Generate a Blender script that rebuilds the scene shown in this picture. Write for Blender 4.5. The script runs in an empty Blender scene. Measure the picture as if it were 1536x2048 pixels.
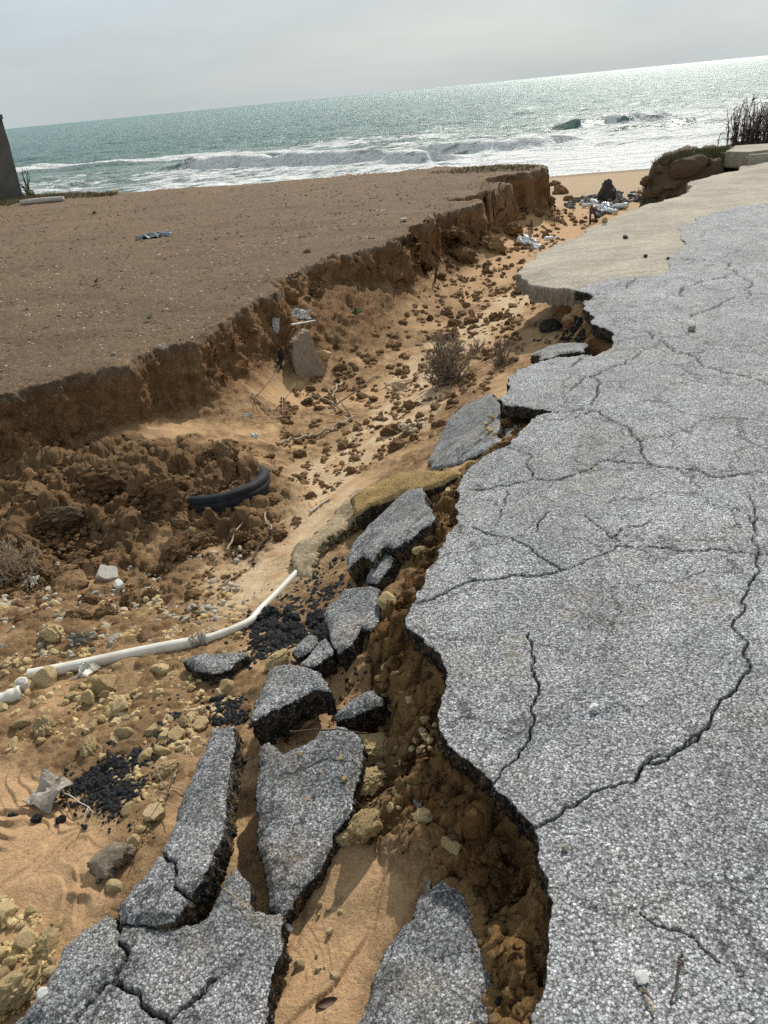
import bpy, bmesh, math, random
import numpy as np
from mathutils import Matrix, Vector

scene = bpy.context.scene
COL = scene.collection
rnd = random.Random(7)
RS = np.random.RandomState(11)

# ------------------------------------------------------------------ camera
F = 1539.0                      # focal length in pixels of a 1536 x 2048 frame
PITCH = math.radians(28.5)
ROLL = math.atan2(147, 1526)
_f = np.array([0, math.cos(PITCH), -math.sin(PITCH)])
_u = np.array([0, math.sin(PITCH), math.cos(PITCH)])
_r = np.array([1.0, 0, 0])
CX = math.cos(ROLL) * _r - math.sin(ROLL) * _u
CU = math.sin(ROLL) * _r + math.cos(ROLL) * _u
CAM = np.array([0, 0, 1.55])
cam = bpy.data.cameras.new('camera')
cam.sensor_fit = 'VERTICAL'
cam.sensor_height = 36.0
cam.lens = 36.0 * F / 2048
cam.clip_start = 0.05
cam.clip_end = 30000
camo = bpy.data.objects.new('camera', cam)
COL.objects.link(camo)
camo.matrix_world = Matrix(((CX[0], CU[0], -_f[0], CAM[0]), (CX[1], CU[1], -_f[1], CAM[1]),
                            (CX[2], CU[2], -_f[2], CAM[2]), (0, 0, 0, 1)))
scene.camera = camo

# ------------------------------------------------------------------ light
SUN_AZ = math.radians(22)       # to the right of straight ahead
SUN_EL = math.radians(38.5)
world = bpy.data.worlds.new('World')
scene.world = world
world.use_nodes = True
wn, wl = world.node_tree.nodes, world.node_tree.links
wn.clear()
sky = wn.new('ShaderNodeTexSky'); sky.sky_type = 'NISHITA'; sky.sun_disc = False
sky.sun_elevation = SUN_EL; sky.sun_rotation = SUN_AZ
sky.air_density = 1.0; sky.dust_density = 3.0; sky.ozone_density = 1.0
tcw = wn.new('ShaderNodeTexCoord')
mpw = wn.new('ShaderNodeMapping'); mpw.inputs['Scale'].default_value = (1.0, 1.0, 4.5)
nzw = wn.new('ShaderNodeTexNoise'); nzw.inputs['Scale'].default_value = 2.2; nzw.inputs['Detail'].default_value = 6; nzw.inputs['Roughness'].default_value = 0.55
rmw = wn.new('ShaderNodeMapRange'); rmw.inputs[1].default_value = 0.35; rmw.inputs[2].default_value = 0.7
rmw.inputs[3].default_value = 0.84; rmw.inputs[4].default_value = 0.96
veil = wn.new('ShaderNodeRGB'); veil.outputs[0].default_value = (4.65, 5.2, 5.45, 1)
mixw = wn.new('ShaderNodeMixRGB')
bgw = wn.new('ShaderNodeBackground'); bgw.inputs['Strength'].default_value = 0.10
outw = wn.new('ShaderNodeOutputWorld')
wl.new(tcw.outputs['Generated'], mpw.inputs['Vector']); wl.new(mpw.outputs[0], nzw.inputs['Vector'])
wl.new(nzw.outputs['Fac'], rmw.inputs[0]); wl.new(rmw.outputs[0], mixw.inputs['Fac'])
mpv = wn.new('ShaderNodeMapping'); mpv.inputs['Scale'].default_value = (1.0, 1.6, 5.0); mpv.inputs['Rotation'].default_value = (0.1, 0.2, 0.4)
nzv = wn.new('ShaderNodeTexNoise'); nzv.inputs['Scale'].default_value = 3.1; nzv.inputs['Detail'].default_value = 9; nzv.inputs['Roughness'].default_value = 0.6
rmv = wn.new('ShaderNodeMapRange'); rmv.inputs[1].default_value = 0.3; rmv.inputs[2].default_value = 0.75; rmv.inputs[3].default_value = 0.93; rmv.inputs[4].default_value = 1.10
vmv = wn.new('ShaderNodeMixRGB'); vmv.blend_type = 'MULTIPLY'; vmv.inputs['Fac'].default_value = 1.0
wl.new(tcw.outputs['Generated'], mpv.inputs['Vector']); wl.new(mpv.outputs[0], nzv.inputs['Vector']); wl.new(nzv.outputs['Fac'], rmv.inputs[0])
wl.new(veil.outputs[0], vmv.inputs['Color1']); wl.new(rmv.outputs[0], vmv.inputs['Color2'])
wl.new(sky.outputs[0], mixw.inputs['Color1']); wl.new(vmv.outputs[0], mixw.inputs['Color2'])
wl.new(mixw.outputs[0], bgw.inputs['Color']); wl.new(bgw.outputs[0], outw.inputs['Surface'])
sund = bpy.data.lights.new('sun', 'SUN')
sund.energy = 3.7; sund.angle = math.radians(0.9); sund.color = (1.0, 0.95, 0.87)
suno = bpy.data.objects.new('sun', sund); COL.objects.link(suno)
SUNDIR = Vector((math.sin(SUN_AZ) * math.cos(SUN_EL), math.cos(SUN_AZ) * math.cos(SUN_EL), math.sin(SUN_EL)))
suno.rotation_euler = SUNDIR.to_track_quat('Z', 'Y').to_euler()
suno.location = (0, 0, 20)
scene.view_settings.view_transform = 'Standard'
scene.view_settings.look = 'None'
scene.view_settings.exposure = 0.28
scene.view_settings.gamma = 1.0
scene.cycles.max_bounces = 5
scene.cycles.diffuse_bounces = 3
scene.cycles.glossy_bounces = 2
scene.cycles.use_denoising = False
scene.cycles.sample_clamp_indirect = 6

# ------------------------------------------------------------------ maths helpers
def ray(px, py):
    px = np.asarray(px, float); py = np.asarray(py, float)
    return ((px - 768) / F)[..., None] * CX - ((py - 1024) / F)[..., None] * CU + _f

def un(px, py, z=0.0):
    d = ray(px, py)
    t = (np.asarray(z) - CAM[2]) / d[..., 2]
    return CAM + d * t[..., None]

def unl(pts, z=0.0):
    a = np.array(pts, float)
    return un(a[:, 0], a[:, 1], z)[:, :2]

def sm(a, b, x):
    t = np.clip((x - a) / (b - a), 0, 1)
    return t * t * (3 - 2 * t)

def _h(ix, iy, iz, seed):
    h = (ix.astype(np.int64) * 374761393 + iy.astype(np.int64) * 668265263 + iz.astype(np.int64) * 2147483647 + seed * 974634777) & 0xFFFFFFFF
    h = ((h ^ (h >> 13)) * 1274126177) & 0xFFFFFFFF
    h = ((h ^ (h >> 16)) * 2246822519) & 0xFFFFFFFF
    return (h ^ (h >> 15)) & 0xFFFFFFFF

def n2(x, y, seed=0):
    ix = np.floor(x); iy = np.floor(y); fx = x - ix; fy = y - iy
    ux = fx * fx * fx * (fx * (fx * 6 - 15) + 10); uy = fy * fy * fy * (fy * (fy * 6 - 15) + 10)
    ix = ix.astype(np.int64); iy = iy.astype(np.int64); z0 = np.zeros_like(ix)
    def g(dx, dy):
        a = _h(ix + dx, iy + dy, z0, seed) * (2 * math.pi / 4294967296.0)
        return np.cos(a) * (fx - dx) + np.sin(a) * (fy - dy)
    a = g(0, 0); b = g(1, 0); c = g(0, 1); d = g(1, 1)
    return ((a + (b - a) * ux) + ((c + (d - c) * ux) - (a + (b - a) * ux)) * uy) * 1.5

def n3(p, seed=0):
    i = np.floor(p); f = p - i; i = i.astype(np.int64)
    u = f * f * (3 - 2 * f); r = 0
    for dx in (0, 1):
        for dy in (0, 1):
            for dz in (0, 1):
                v = _h(i[:, 0] + dx, i[:, 1] + dy, i[:, 2] + dz, seed) / 2147483648.0 - 1
                r = r + v * (u[:, 0] if dx else 1 - u[:, 0]) * (u[:, 1] if dy else 1 - u[:, 1]) * (u[:, 2] if dz else 1 - u[:, 2])
    return r

def fb2(x, y, o=4, seed=0, gain=0.5):
    r = 0; a = 1; s = 0
    for k in range(o):
        r = r + a * n2(x * 2 ** k + 17.3 * k, y * 2 ** k - 9.1 * k, seed + k); s += a; a *= gain
    return r / s

def fb3(p, o=3, seed=0, gain=0.5):
    r = 0; a = 1; s = 0
    for k in range(o):
        r = r + a * n3(p * 2 ** k + 7.7 * k, seed + k); s += a; a *= gain
    return r / s

def worley(x, y, seed=0):
    ix = np.floor(x).astype(np.int64); iy = np.floor(y).astype(np.int64)
    best = np.full(x.shape, 9.0); bid = np.zeros(x.shape)
    z0 = np.zeros_like(ix)
    for dx in (-1, 0, 1):
        for dy in (-1, 0, 1):
            a = _h(ix + dx, iy + dy, z0, seed) / 4294967296.0
            b = _h(ix + dx, iy + dy, z0, seed + 99) / 4294967296.0
            d = np.hypot(ix + dx + a - x, iy + dy + b - y)
            m = d < best
            best = np.where(m, d, best); bid = np.where(m, a * 7 % 1, bid)
    return best, bid

def seg_d(x, y, A, B):
    d = np.full(x.shape, 1e9)
    for a, b in zip(A, B):
        e = b - a; L = max(e @ e, 1e-12)
        t = np.clip(((x - a[0]) * e[0] + (y - a[1]) * e[1]) / L, 0, 1)
        d = np.minimum(d, (x - a[0] - t * e[0]) ** 2 + (y - a[1] - t * e[1]) ** 2)
    return np.sqrt(d)

def inside(x, y, P):
    r = np.zeros(x.shape, bool)
    for a, b in zip(P, np.roll(P, -1, 0)):
        if a[1] == b[1]: continue
        c = ((a[1] > y) != (b[1] > y)) & (x < (b[0] - a[0]) * (y - a[1]) / (b[1] - a[1]) + a[0])
        r ^= c
    return r

def sdf(x, y, P):            # positive outside
    d = seg_d(x, y, P, np.roll(P, -1, 0))
    return np.where(inside(x, y, P), -d, d)

def line_d(x, y, L):
    L = np.asarray(L)
    return seg_d(x, y, L[:-1], L[1:])

def jag(P, amp, levels, closed, seed):
    r = random.Random(seed); P = [np.array(p, float) for p in P]
    for k in range(levels):
        Q = []; n = len(P)
        for i in range(n if closed else n - 1):
            a = P[i]; b = P[(i + 1) % n]; e = b - a; L = np.linalg.norm(e)
            Q.append(a)
            if L > 0.012 and L < 3.0:
                Q.append((a + b) / 2 + np.array([-e[1], e[0]]) * r.uniform(-amp, amp))
        if not closed: Q.append(P[-1])
        P = Q
    return np.array(P)

# ------------------------------------------------------------------ scene helpers
def tag(o, label=None, cat=None, group=None, kind=None):
    if label: o['label'] = label
    if cat: o['category'] = cat
    if group: o['group'] = group
    if kind: o['kind'] = kind
    return o

def link(name, me, mats, parent=None):
    o = bpy.data.objects.new(name, me)
    COL.objects.link(o)
    for m in (mats if isinstance(mats, (list, tuple)) else [mats]):
        if m and me.materials.find(m.name) < 0: me.materials.append(m)
    if parent: o.parent = parent
    return o

def np_mesh(name, V, Fs, smooth=True, mi=None):
    """V (n,3); Fs list of int arrays, each (m,3) or (m,4)"""
    me = bpy.data.meshes.new(name)
    Fs = [f for f in Fs if len(f)]
    loops = np.concatenate([f.ravel() for f in Fs]).astype(np.int32)
    cnt = np.concatenate([np.full(len(f), f.shape[1], np.int32) for f in Fs])
    st = np.concatenate([[0], np.cumsum(cnt)[:-1]]).astype(np.int32)
    me.vertices.add(len(V)); me.vertices.foreach_set('co', np.ascontiguousarray(V, np.float32).ravel())
    me.loops.add(len(loops)); me.loops.foreach_set('vertex_index', loops)
    me.polygons.add(len(cnt)); me.polygons.foreach_set('loop_start', st)
    if mi is not None: me.polygons.foreach_set('material_index', np.concatenate([np.full(len(f), k, np.int32) for f, k in zip(Fs, mi)]))
    me.polygons.foreach_set('use_smooth', np.full(len(cnt), smooth))
    me.update(calc_edges=True)
    return me

def vattr(me, name, a):
    if a.ndim == 2:
        at = me.attributes.new(name, 'FLOAT_COLOR', 'POINT')
        at.data.foreach_set('color', np.concatenate([a, np.ones((len(a), 1))], 1).astype(np.float32).ravel())
    else:
        at = me.attributes.new(name, 'FLOAT', 'POINT')
        at.data.foreach_set('value', a.astype(np.float32))

class MB:
    def __init__(s): s.v = []; s.f4 = []; s.f3 = []; s.n = 0
    def add(s, V, F4=None, F3=None):
        if F4 is not None and len(F4): s.f4.append(np.asarray(F4) + s.n)
        if F3 is not None and len(F3): s.f3.append(np.asarray(F3) + s.n)
        s.v.append(np.asarray(V, float)); s.n += len(V)
    def tube(s, P, R, k=5, cap=True):
        P = np.asarray(P, float); n = len(P); R = np.broadcast_to(np.asarray(R, float), (n,))
        T = np.gradient(P, axis=0); T /= np.linalg.norm(T, axis=1)[:, None] + 1e-9
        ref = np.array([0, 0, 1.0]) if abs(T[0][2]) < 0.8 else np.array([1.0, 0, 0])
        N = np.cross(T, ref); N /= np.linalg.norm(N, axis=1)[:, None] + 1e-9
        B = np.cross(T, N)
        a = np.arange(k) * 2 * math.pi / k
        V = P[:, None] + R[:, None, None] * (np.cos(a)[None, :, None] * N[:, None] + np.sin(a)[None, :, None] * B[:, None])
        V = V.reshape(-1, 3); Q = []
        for i in range(n - 1):
            for j in range(k):
                Q.append((i * k + j, i * k + (j + 1) % k, (i + 1) * k + (j + 1) % k, (i + 1) * k + j))
        T3 = []
        if cap:
            V = np.vstack([V, P[0], P[-1]]); c0 = n * k
            for j in range(k):
                T3.append((c0, (j + 1) % k, j)); T3.append((c0 + 1, (n - 1) * k + j, (n - 1) * k + (j + 1) % k))
        s.add(V, Q, T3)
    def build(s, name, mats, parent=None, smooth=True):
        Fs = []
        if s.f4: Fs.append(np.concatenate(s.f4))
        if s.f3: Fs.append(np.concatenate(s.f3))
        return link(name, np_mesh(name, np.concatenate(s.v), Fs, smooth), mats, parent)

# ------------------------------------------------------------------ materials
def mat(name):
    m = bpy.data.materials.new(name); m.use_nodes = True
    nt = m.node_tree; nt.nodes.clear()
    o = nt.nodes.new('ShaderNodeOutputMaterial'); b = nt.nodes.new('ShaderNodeBsdfPrincipled')
    nt.links.new(b.outputs[0], o.inputs['Surface'])
    return m, nt, b

class N:
    """tiny node helper"""
    def __init__(s, nt): s.nt = nt
    def new(s, t, **kw):
        n = s.nt.nodes.new(t)
        for k, v in kw.items(): setattr(n, k, v)
        return n
    def ln(s, a, b): s.nt.links.new(a, b)
    def obj(s): return s.new('ShaderNodeTexCoord').outputs['Object']
    def noise(s, vec, scale, detail=4, rough=0.55):
        n = s.new('ShaderNodeTexNoise'); n.inputs['Scale'].default_value = scale; n.inputs['Detail'].default_value = detail
        n.inputs['Roughness'].default_value = rough; s.ln(vec, n.inputs['Vector']); return n.outputs['Fac']
    def voro(s, vec, scale, feature='F1'):
        n = s.new('ShaderNodeTexVoronoi', feature=feature); n.inputs['Scale'].default_value = scale; s.ln(vec, n.inputs['Vector']); return n
    def math(s, op, a, b=None, clamp=False):
        n = s.new('ShaderNodeMath', operation=op, use_clamp=clamp)
        for i, x in enumerate((a, b)):
            if x is None: continue
            if isinstance(x, (int, float)): n.inputs[i].default_value = x
            else: s.ln(x, n.inputs[i])
        return n.outputs[0]
    def rng(s, v, a, b, c, d):
        n = s.new('ShaderNodeMapRange'); n.inputs[1].default_value = a; n.inputs[2].default_value = b
        n.inputs[3].default_value = c; n.inputs[4].default_value = d; s.ln(v, n.inputs[0]); return n.outputs[0]
    def ramp(s, v, stops, interp='LINEAR'):
        n = s.new('ShaderNodeValToRGB'); e = n.color_ramp.elements; n.color_ramp.interpolation = interp
        while len(e) < len(stops): e.new(0.5)
        for i, (p, c) in enumerate(stops):
            e[i].position = p; e[i].color = (c, c, c, 1) if isinstance(c, (int, float)) else (*c, 1)
        s.ln(v, n.inputs[0]); return n.outputs[0]
    def mix(s, f, a, b, bt='MIX'):
        n = s.new('ShaderNodeMixRGB', blend_type=bt)
        for i, x in enumerate((f, a, b)):
            if isinstance(x, (int, float)): n.inputs[i].default_value = x if i == 0 else (x, x, x, 1)
            elif isinstance(x, tuple): n.inputs[i].default_value = (*x, 1)
            else: s.ln(x, n.inputs[i])
        return n.outputs[0]
    def attr(s, name):
        return s.new('ShaderNodeAttribute', attribute_name=name)
    def bump(s, h, strength, dist, prev=None):
        n = s.new('ShaderNodeBump'); n.inputs['Strength'].default_value = strength; n.inputs['Distance'].default_value = dist
        s.ln(h, n.inputs['Height'])
        if prev is not None: s.ln(prev, n.inputs['Normal'])
        return n.outputs[0]

def asphalt_mat(name, broken=False, dull=1.0):
    m, nt, b = mat(name); k = N(nt); v0 = k.obj()
    wn_ = k.new('ShaderNodeTexNoise'); wn_.inputs['Scale'].default_value = 220; wn_.inputs['Detail'].default_value = 2; k.ln(v0, wn_.inputs['Vector'])
    off = k.new('ShaderNodeVectorMath', operation='SUBTRACT'); k.ln(wn_.outputs['Color'], off.inputs[0]); off.inputs[1].default_value = (.5, .5, .5)
    sc_ = k.new('ShaderNodeVectorMath', operation='SCALE'); k.ln(off.outputs[0], sc_.inputs[0]); sc_.inputs['Scale'].default_value = 0.008
    ad = k.new('ShaderNodeVectorMath', operation='ADD'); k.ln(v0, ad.inputs[0]); k.ln(sc_.outputs[0], ad.inputs[1])
    v = ad.outputs[0]
    def cells(scale):
        vo = k.voro(v, scale); sp = k.new('ShaderNodeSeparateColor'); k.ln(vo.outputs['Color'], sp.inputs[0])
        loc = k.new('ShaderNodeVectorMath', operation='SUBTRACT'); k.ln(v, loc.inputs[0]); k.ln(vo.outputs['Position'], loc.inputs[1])
        rd = k.new('ShaderNodeVectorMath', operation='SUBTRACT'); k.ln(vo.outputs['Color'], rd.inputs[0]); rd.inputs[1].default_value = (.5, .5, .5)
        dt = k.new('ShaderNodeVectorMath', operation='DOT_PRODUCT'); k.ln(loc.outputs[0], dt.inputs[0]); k.ln(rd.outputs[0], dt.inputs[1])
        return vo, sp, dt.outputs['Value']
    v1, c1, t1 = cells(160); v2, c2, t2 = cells(320)
    if broken:
        st = k.ramp(c1.outputs[0], [(0.0, 0.008), (0.76, 0.018), (0.88, 0.08), (1.0, 0.36)])
        st2 = k.ramp(c2.outputs[0], [(0.0, 0.5), (0.8, 1.0), (1.0, 1.8)])
    else:
        st = k.ramp(c1.outputs[0], [(0.0, 0.14), (0.18, 0.27), (0.50, 0.38), (0.80, 0.51), (0.92, 0.70), (1.0, 0.78)])
        st2 = k.ramp(c2.outputs[0], [(0.0, 0.55), (0.3, 0.95), (0.75, 1.12), (1.0, 1.3)])
    gap = k.rng(v1.outputs['Distance'], 0.48, 0.74, 1.0, 0.42)
    col = k.mix(1.0, k.mix(1.0, st, gap, 'MULTIPLY'), st2, 'MULTIPLY')
    if not broken:
        col = k.mix(1.0, col, k.rng(k.noise(v0, 1.2, 6, 0.65), 0.3, 0.7, 0.70, 1.24), 'MULTIPLY')
        col = k.mix(1.0, col, k.rng(k.noise(v0, 9, 4, 0.65), 0.3, 0.7, 0.80, 1.2), 'MULTIPLY')
        if dull < 1: col = k.mix(1.0, col, k.rng(k.noise(v0, 5, 5, 0.65), 0.35, 0.65, dull * 0.85, dull * 1.08), 'MULTIPLY')
        tint = k.mix(k.rng(k.noise(v0, 3.1, 4), 0.45, 0.75, 0.0, 0.6), (0.98, 0.995, 1.03), (1.05, 1.0, 0.92))
        col = k.mix(1.0, col, tint, 'MULTIPLY')
        at = k.attr('dust')
        dn = k.math('MULTIPLY', at.outputs['Fac'], k.rng(k.noise(v0, 60, 4, 0.7), 0.40, 0.62, 0.05, 0.9))
        col = k.mix(dn, col, (0.35, 0.26, 0.145))
        ed = k.new('ShaderNodeTexVoronoi', feature='DISTANCE_TO_EDGE'); ed.inputs['Scale'].default_value = 2.3
        wv_ = k.new('ShaderNodeTexNoise'); wv_.inputs['Scale'].default_value = 5; wv_.inputs['Detail'].default_value = 6; wv_.inputs['Roughness'].default_value = 0.65; k.ln(v0, wv_.inputs['Vector'])
        w2_ = k.new('ShaderNodeVectorMath', operation='SCALE'); k.ln(wv_.outputs['Color'], w2_.inputs[0]); w2_.inputs['Scale'].default_value = 0.30
        w3_ = k.new('ShaderNodeVectorMath', operation='ADD'); k.ln(v0, w3_.inputs[0]); k.ln(w2_.outputs[0], w3_.inputs[1]); k.ln(w3_.outputs[0], ed.inputs['Vector'])
        hair = k.math('MULTIPLY', k.rng(ed.outputs['Distance'], 0.004, 0.020, 1, 0), k.rng(k.noise(v0, 1.1, 3), 0.34, 0.50, 0, 0.7))
        col = k.mix(hair, col, (0.03, 0.03, 0.03))
        cr = k.attr('crack')
        col = k.mix(k.math('MULTIPLY', cr.outputs['Fac'], 0.9), col, (0.014, 0.014, 0.015))
    else:
        at = k.attr('dust')
        dn = k.math('MULTIPLY', at.outputs['Fac'], k.rng(k.noise(v0, 25, 4, 0.7), 0.45, 0.64, 0.0, 0.85))
        col = k.mix(dn, col, (0.30, 0.19, 0.085))
    k.ln(col, b.inputs['Base Color'])
    k.ln(k.rng(c1.outputs[1], 0, 1, 0.55, 0.92), b.inputs['Roughness'])
    b.inputs['Specular IOR Level'].default_value = 0.22 if not broken else 0.3
    h = k.math('ADD', k.math('MULTIPLY', t1, 0.75), k.math('MULTIPLY', t2, 0.5))
    h = k.math('ADD', h, k.math('MULTIPLY', k.rng(v1.outputs['Distance'], 0.45, 0.8, 1.0, 0.0), 0.0025))
    h = k.math('ADD', h, k.math('MULTIPLY', c1.outputs[2], 0.0022))
    k.ln(k.bump(h, 1.0, 1.0), b.inputs['Normal'])
    return m

def earth_mat(name, attr=True, base=(0.3, 0.2, 0.1), var=0.25, fine=0.006, hue=0.0, scale=1.0):
    m, nt, b = mat(name); k = N(nt); v = k.obj()
    if attr: col = k.attr('Col').outputs['Color']
    else:
        col = k.mix(0.0, base, base)
        oi = k.new('ShaderNodeObjectInfo').outputs['Random']
        col = k.mix(1.0, col, k.ramp(oi, [(0, (0.72, 0.70, 0.68)), (0.5, (1.0, 1.0, 1.0)), (1.0, (1.18, 1.22, 1.35))]), 'MULTIPLY')
        if hue: col = k.mix(k.rng(k.noise(v, 7 * scale, 3), 0.42, 0.66, 0, hue), col, (0.50, 0.41, 0.29))
    a1 = k.rng(k.noise(v, 14 * scale, 6, 0.65), 0.25, 0.75, 1 - var, 1 + var)
    a2 = k.rng(k.noise(v, 110 * scale, 3, 0.6), 0.3, 0.7, 1 - var * 0.8, 1 + var * 0.8)
    col = k.mix(1.0, k.mix(1.0, col, a1, 'MULTIPLY'), a2, 'MULTIPLY')
    if attr:
        gv = k.voro(v, 60); gc = k.new('ShaderNodeSeparateColor'); k.ln(gv.outputs['Color'], gc.inputs[0])
        gm = k.math('MULTIPLY', k.math('MULTIPLY', k.attr('grit').outputs['Fac'], k.rng(gc.outputs[0], 0.80, 0.84, 0, 1)), k.rng(gv.outputs['Distance'], 0.35, 0.5, 1, 0))
        gcol = k.ramp(gc.outputs[1], [(0, (0.10, 0.075, 0.05)), (0.5, (0.30, 0.235, 0.16)), (1, (0.52, 0.45, 0.34))])
        col = k.mix(k.math('MULTIPLY', gm, 0.8), col, gcol)
    k.ln(col, b.inputs['Base Color'])
    b.inputs['Roughness'].default_value = 0.93
    b.inputs['Specular IOR Level'].default_value = 0.18
    n1 = k.bump(k.noise(v, 38 * scale, 6, 0.7), 0.7, fine * 3 / scale)
    n2_ = k.bump(k.noise(v, 190 * scale, 3, 0.6), 0.6, fine / scale, n1)
    if attr:
        rg = k.attr('rough')
        n2_ = k.bump(k.math('MULTIPLY', k.noise(v, 24, 7, 0.75), rg.outputs['Fac']), 1.0, 0.06, n2_)
        n2_ = k.bump(gm, 0.6, 0.006, n2_)
    k.ln(n2_, b.inputs['Normal'])
    return m

def plain_mat(name, col, rough=0.6, var=0.2, scale=30, bump=0.002, spec=0.4, metal=0.0, dirt=None):
    m, nt, b = mat(name); k = N(nt); v = k.obj()
    c = k.mix(1.0, col, k.rng(k.noise(v, scale, 5, 0.65), 0.25, 0.75, 1 - var, 1 + var), 'MULTIPLY')
    if dirt: c = k.mix(k.rng(k.noise(v, scale * 0.35, 5, 0.7), 0.48, 0.68, 0, 0.8), c, dirt)
    k.ln(c, b.inputs['Base Color']); b.inputs['Roughness'].default_value = rough
    b.inputs['Specular IOR Level'].default_value = spec; b.inputs['Metallic'].default_value = metal
    if bump: k.ln(k.bump(k.noise(v, scale * 2.5, 5, 0.65), 0.7, bump), b.inputs['Normal'])
    return m

M = dict(
    asphalt=asphalt_mat('worn_asphalt'), tar=asphalt_mat('broken_asphalt', True), dusty=asphalt_mat('dusty_asphalt', False, 0.80),
    ground=earth_mat('eroded_soil'),
    clod=earth_mat('soil_clod', False, (0.285, 0.168, 0.080), 0.5, 0.022),
    ochreclod=earth_mat('ochre_soil_lump', False, (0.18, 0.104, 0.043), 0.5, 0.024),
    ochre=earth_mat('ochre_limestone', False, (0.66, 0.485, 0.235), 0.30, 0.006, 0.5),
    pale=earth_mat('pale_stone', False, (0.50, 0.45, 0.36), 0.2, 0.005),
    white=plain_mat('white_stone', (0.74, 0.73, 0.70), 0.8, 0.15, 20, 0.003),
    sandstone=earth_mat('sandstone', False, (0.155, 0.108, 0.064), 0.3, 0.012),
    darkrock=plain_mat('dark_rock', (0.055, 0.05, 0.045), 0.8, 0.35, 9, 0.012),
    coal=plain_mat('tar_crumbs', (0.016, 0.016, 0.018), 0.75, 0.5, 60, 0.004, 0.25),
    gravel=earth_mat('gravel_stone', False, (0.25, 0.175, 0.115), 0.35, 0.004),
    block=earth_mat('rough_concrete', False, (0.33, 0.27, 0.20), 0.3, 0.008),
    beige=earth_mat('beige_mortar', False, (0.62, 0.50, 0.33), 0.4, 0.016),
    ochretop=earth_mat('ochre_dust_crust', False, (0.52, 0.36, 0.155), 0.4, 0.016),
    pipe=plain_mat('white_plastic_pipe', (0.64, 0.61, 0.54), 0.45, 0.12, 14, 0.0006, 0.4, 0, (0.47, 0.38, 0.26)),
    rubber=plain_mat('tyre_rubber', (0.014, 0.016, 0.020), 0.75, 0.3, 25, 0.001, 0.22, 0, (0.035, 0.034, 0.033)),
    twig=plain_mat('dry_twig', (0.34, 0.265, 0.185), 0.85, 0.3, 40, 0.001, 0.2),
    darktwig=plain_mat('dark_twig', (0.075, 0.05, 0.035), 0.85, 0.3, 40, 0.001, 0.2),
    shrub=plain_mat('dry_shrub', (0.27, 0.205, 0.15), 0.9, 0.3, 30, 0.0, 0.15),
    reed=plain_mat('dead_reed', (0.105, 0.08, 0.062), 0.85, 0.35, 6, 0.0, 0.2),
    plastic=plain_mat('clear_litter_plastic', (0.66, 0.70, 0.72), 0.22, 0.1, 20, 0.001, 0.6),
    blackplastic=plain_mat('black_plastic', (0.02, 0.021, 0.025), 0.35, 0.2, 20, 0.001),
    cloth=plain_mat('grey_cloth', (0.33, 0.30, 0.25), 0.85, 0.3, 45, 0.003, 0.2, 0, (0.20, 0.15, 0.09)),
    metal=plain_mat('grey_scrap', (0.52, 0.52, 0.49), 0.5, 0.2, 20, 0.001, 0.5),
    rust=plain_mat('rusty_metal', (0.075, 0.035, 0.022), 0.6, 0.35, 30, 0.002, 0.4),
    wood=plain_mat('bleached_wood', (0.46, 0.42, 0.36), 0.85, 0.25, 14, 0.004, 0.2),
    wall=plain_mat('weathered_render', (0.125, 0.117, 0.108), 0.92, 0.35, 2.2, 0.012, 0.2, 0, (0.10, 0.092, 0.085)),
    grass=plain_mat('short_grass', (0.115, 0.105, 0.05), 0.9, 0.4, 3, 0.0, 0.2),
    leaf=plain_mat('green_leaf', (0.10, 0.14, 0.05), 0.7, 0.3, 8, 0.0, 0.3),
    bluefilm=plain_mat('blue_grey_film', (0.10, 0.125, 0.14), 0.5, 0.3, 12, 0.002),
)

# ------------------------------------------------------------------ outlines (read from the photograph, put on their real planes)
ROAD_EDGE = [(1058, 2100), (1060, 2040), (1080, 2000), (1092, 1955), (1098, 1900), (1103, 1820), (1095, 1780), (1085, 1740), (1075, 1690),
    (1068, 1655), (1050, 1635), (1030, 1610), (1005, 1590), (985, 1567), (965, 1545), (945, 1530), (925, 1515), (905, 1500), (893, 1480),
    (880, 1462), (876, 1440), (875, 1415), (880, 1395), (890, 1380), (893, 1350), (885, 1325), (868, 1300), (845, 1275), (825, 1265),
    (808, 1245), (815, 1225), (830, 1200), (838, 1180), (850, 1160), (862, 1130), (875, 1115), (885, 1090), (905, 1060), (910, 1035),
    (908, 1010), (918, 990), (915, 965), (925, 950), (940, 930), (965, 910), (1000, 893), (1020, 880), (1045, 855), (1060, 840),
    (1085, 821), (1112, 820), (1085, 815), (1060, 812), (1040, 808), (1004, 806), (1000, 785), (1020, 770), (1018, 755), (1030, 740),
    (1055, 725), (1080, 715), (1122, 706), (1165, 702), (1190, 703), (1224, 688), (1222, 672), (1215, 655), (1195, 647), (1180, 640),
    (1178, 620), (1165, 610), (1165, 600), (1180, 585), (1145, 577), (1172, 567)]
ASPH_CONC = [(1178, 561), (1210, 553), (1268, 546), (1300, 545), (1333, 540), (1338, 528), (1333, 518), (1352, 498), (1370, 480), (1360, 466),
    (1353, 450), (1383, 432), (1400, 428), (1428, 420), (1468, 408), (1500, 404), (1536, 401), (1600, 394)]
ROAD = np.vstack([unl(ROAD_EDGE), unl(ASPH_CONC), [(14, 11.5), (16, 4), (14, -5), (0.12, -5), (0.12, 0.3)]])
PAVE_EDGE = [(1180, 572), (1150, 571), (1100, 567), (1060, 560), (1037, 548), (1030, 536), (1045, 525), (1065, 511), (1090, 491), (1140, 470),
    (1180, 446), (1220, 430), (1250, 415), (1290, 402), (1340, 390), (1380, 372), (1410, 350), (1445, 341), (1480, 335), (1492, 325),
    (1500, 306), (1536, 300), (1620, 291)]
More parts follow.
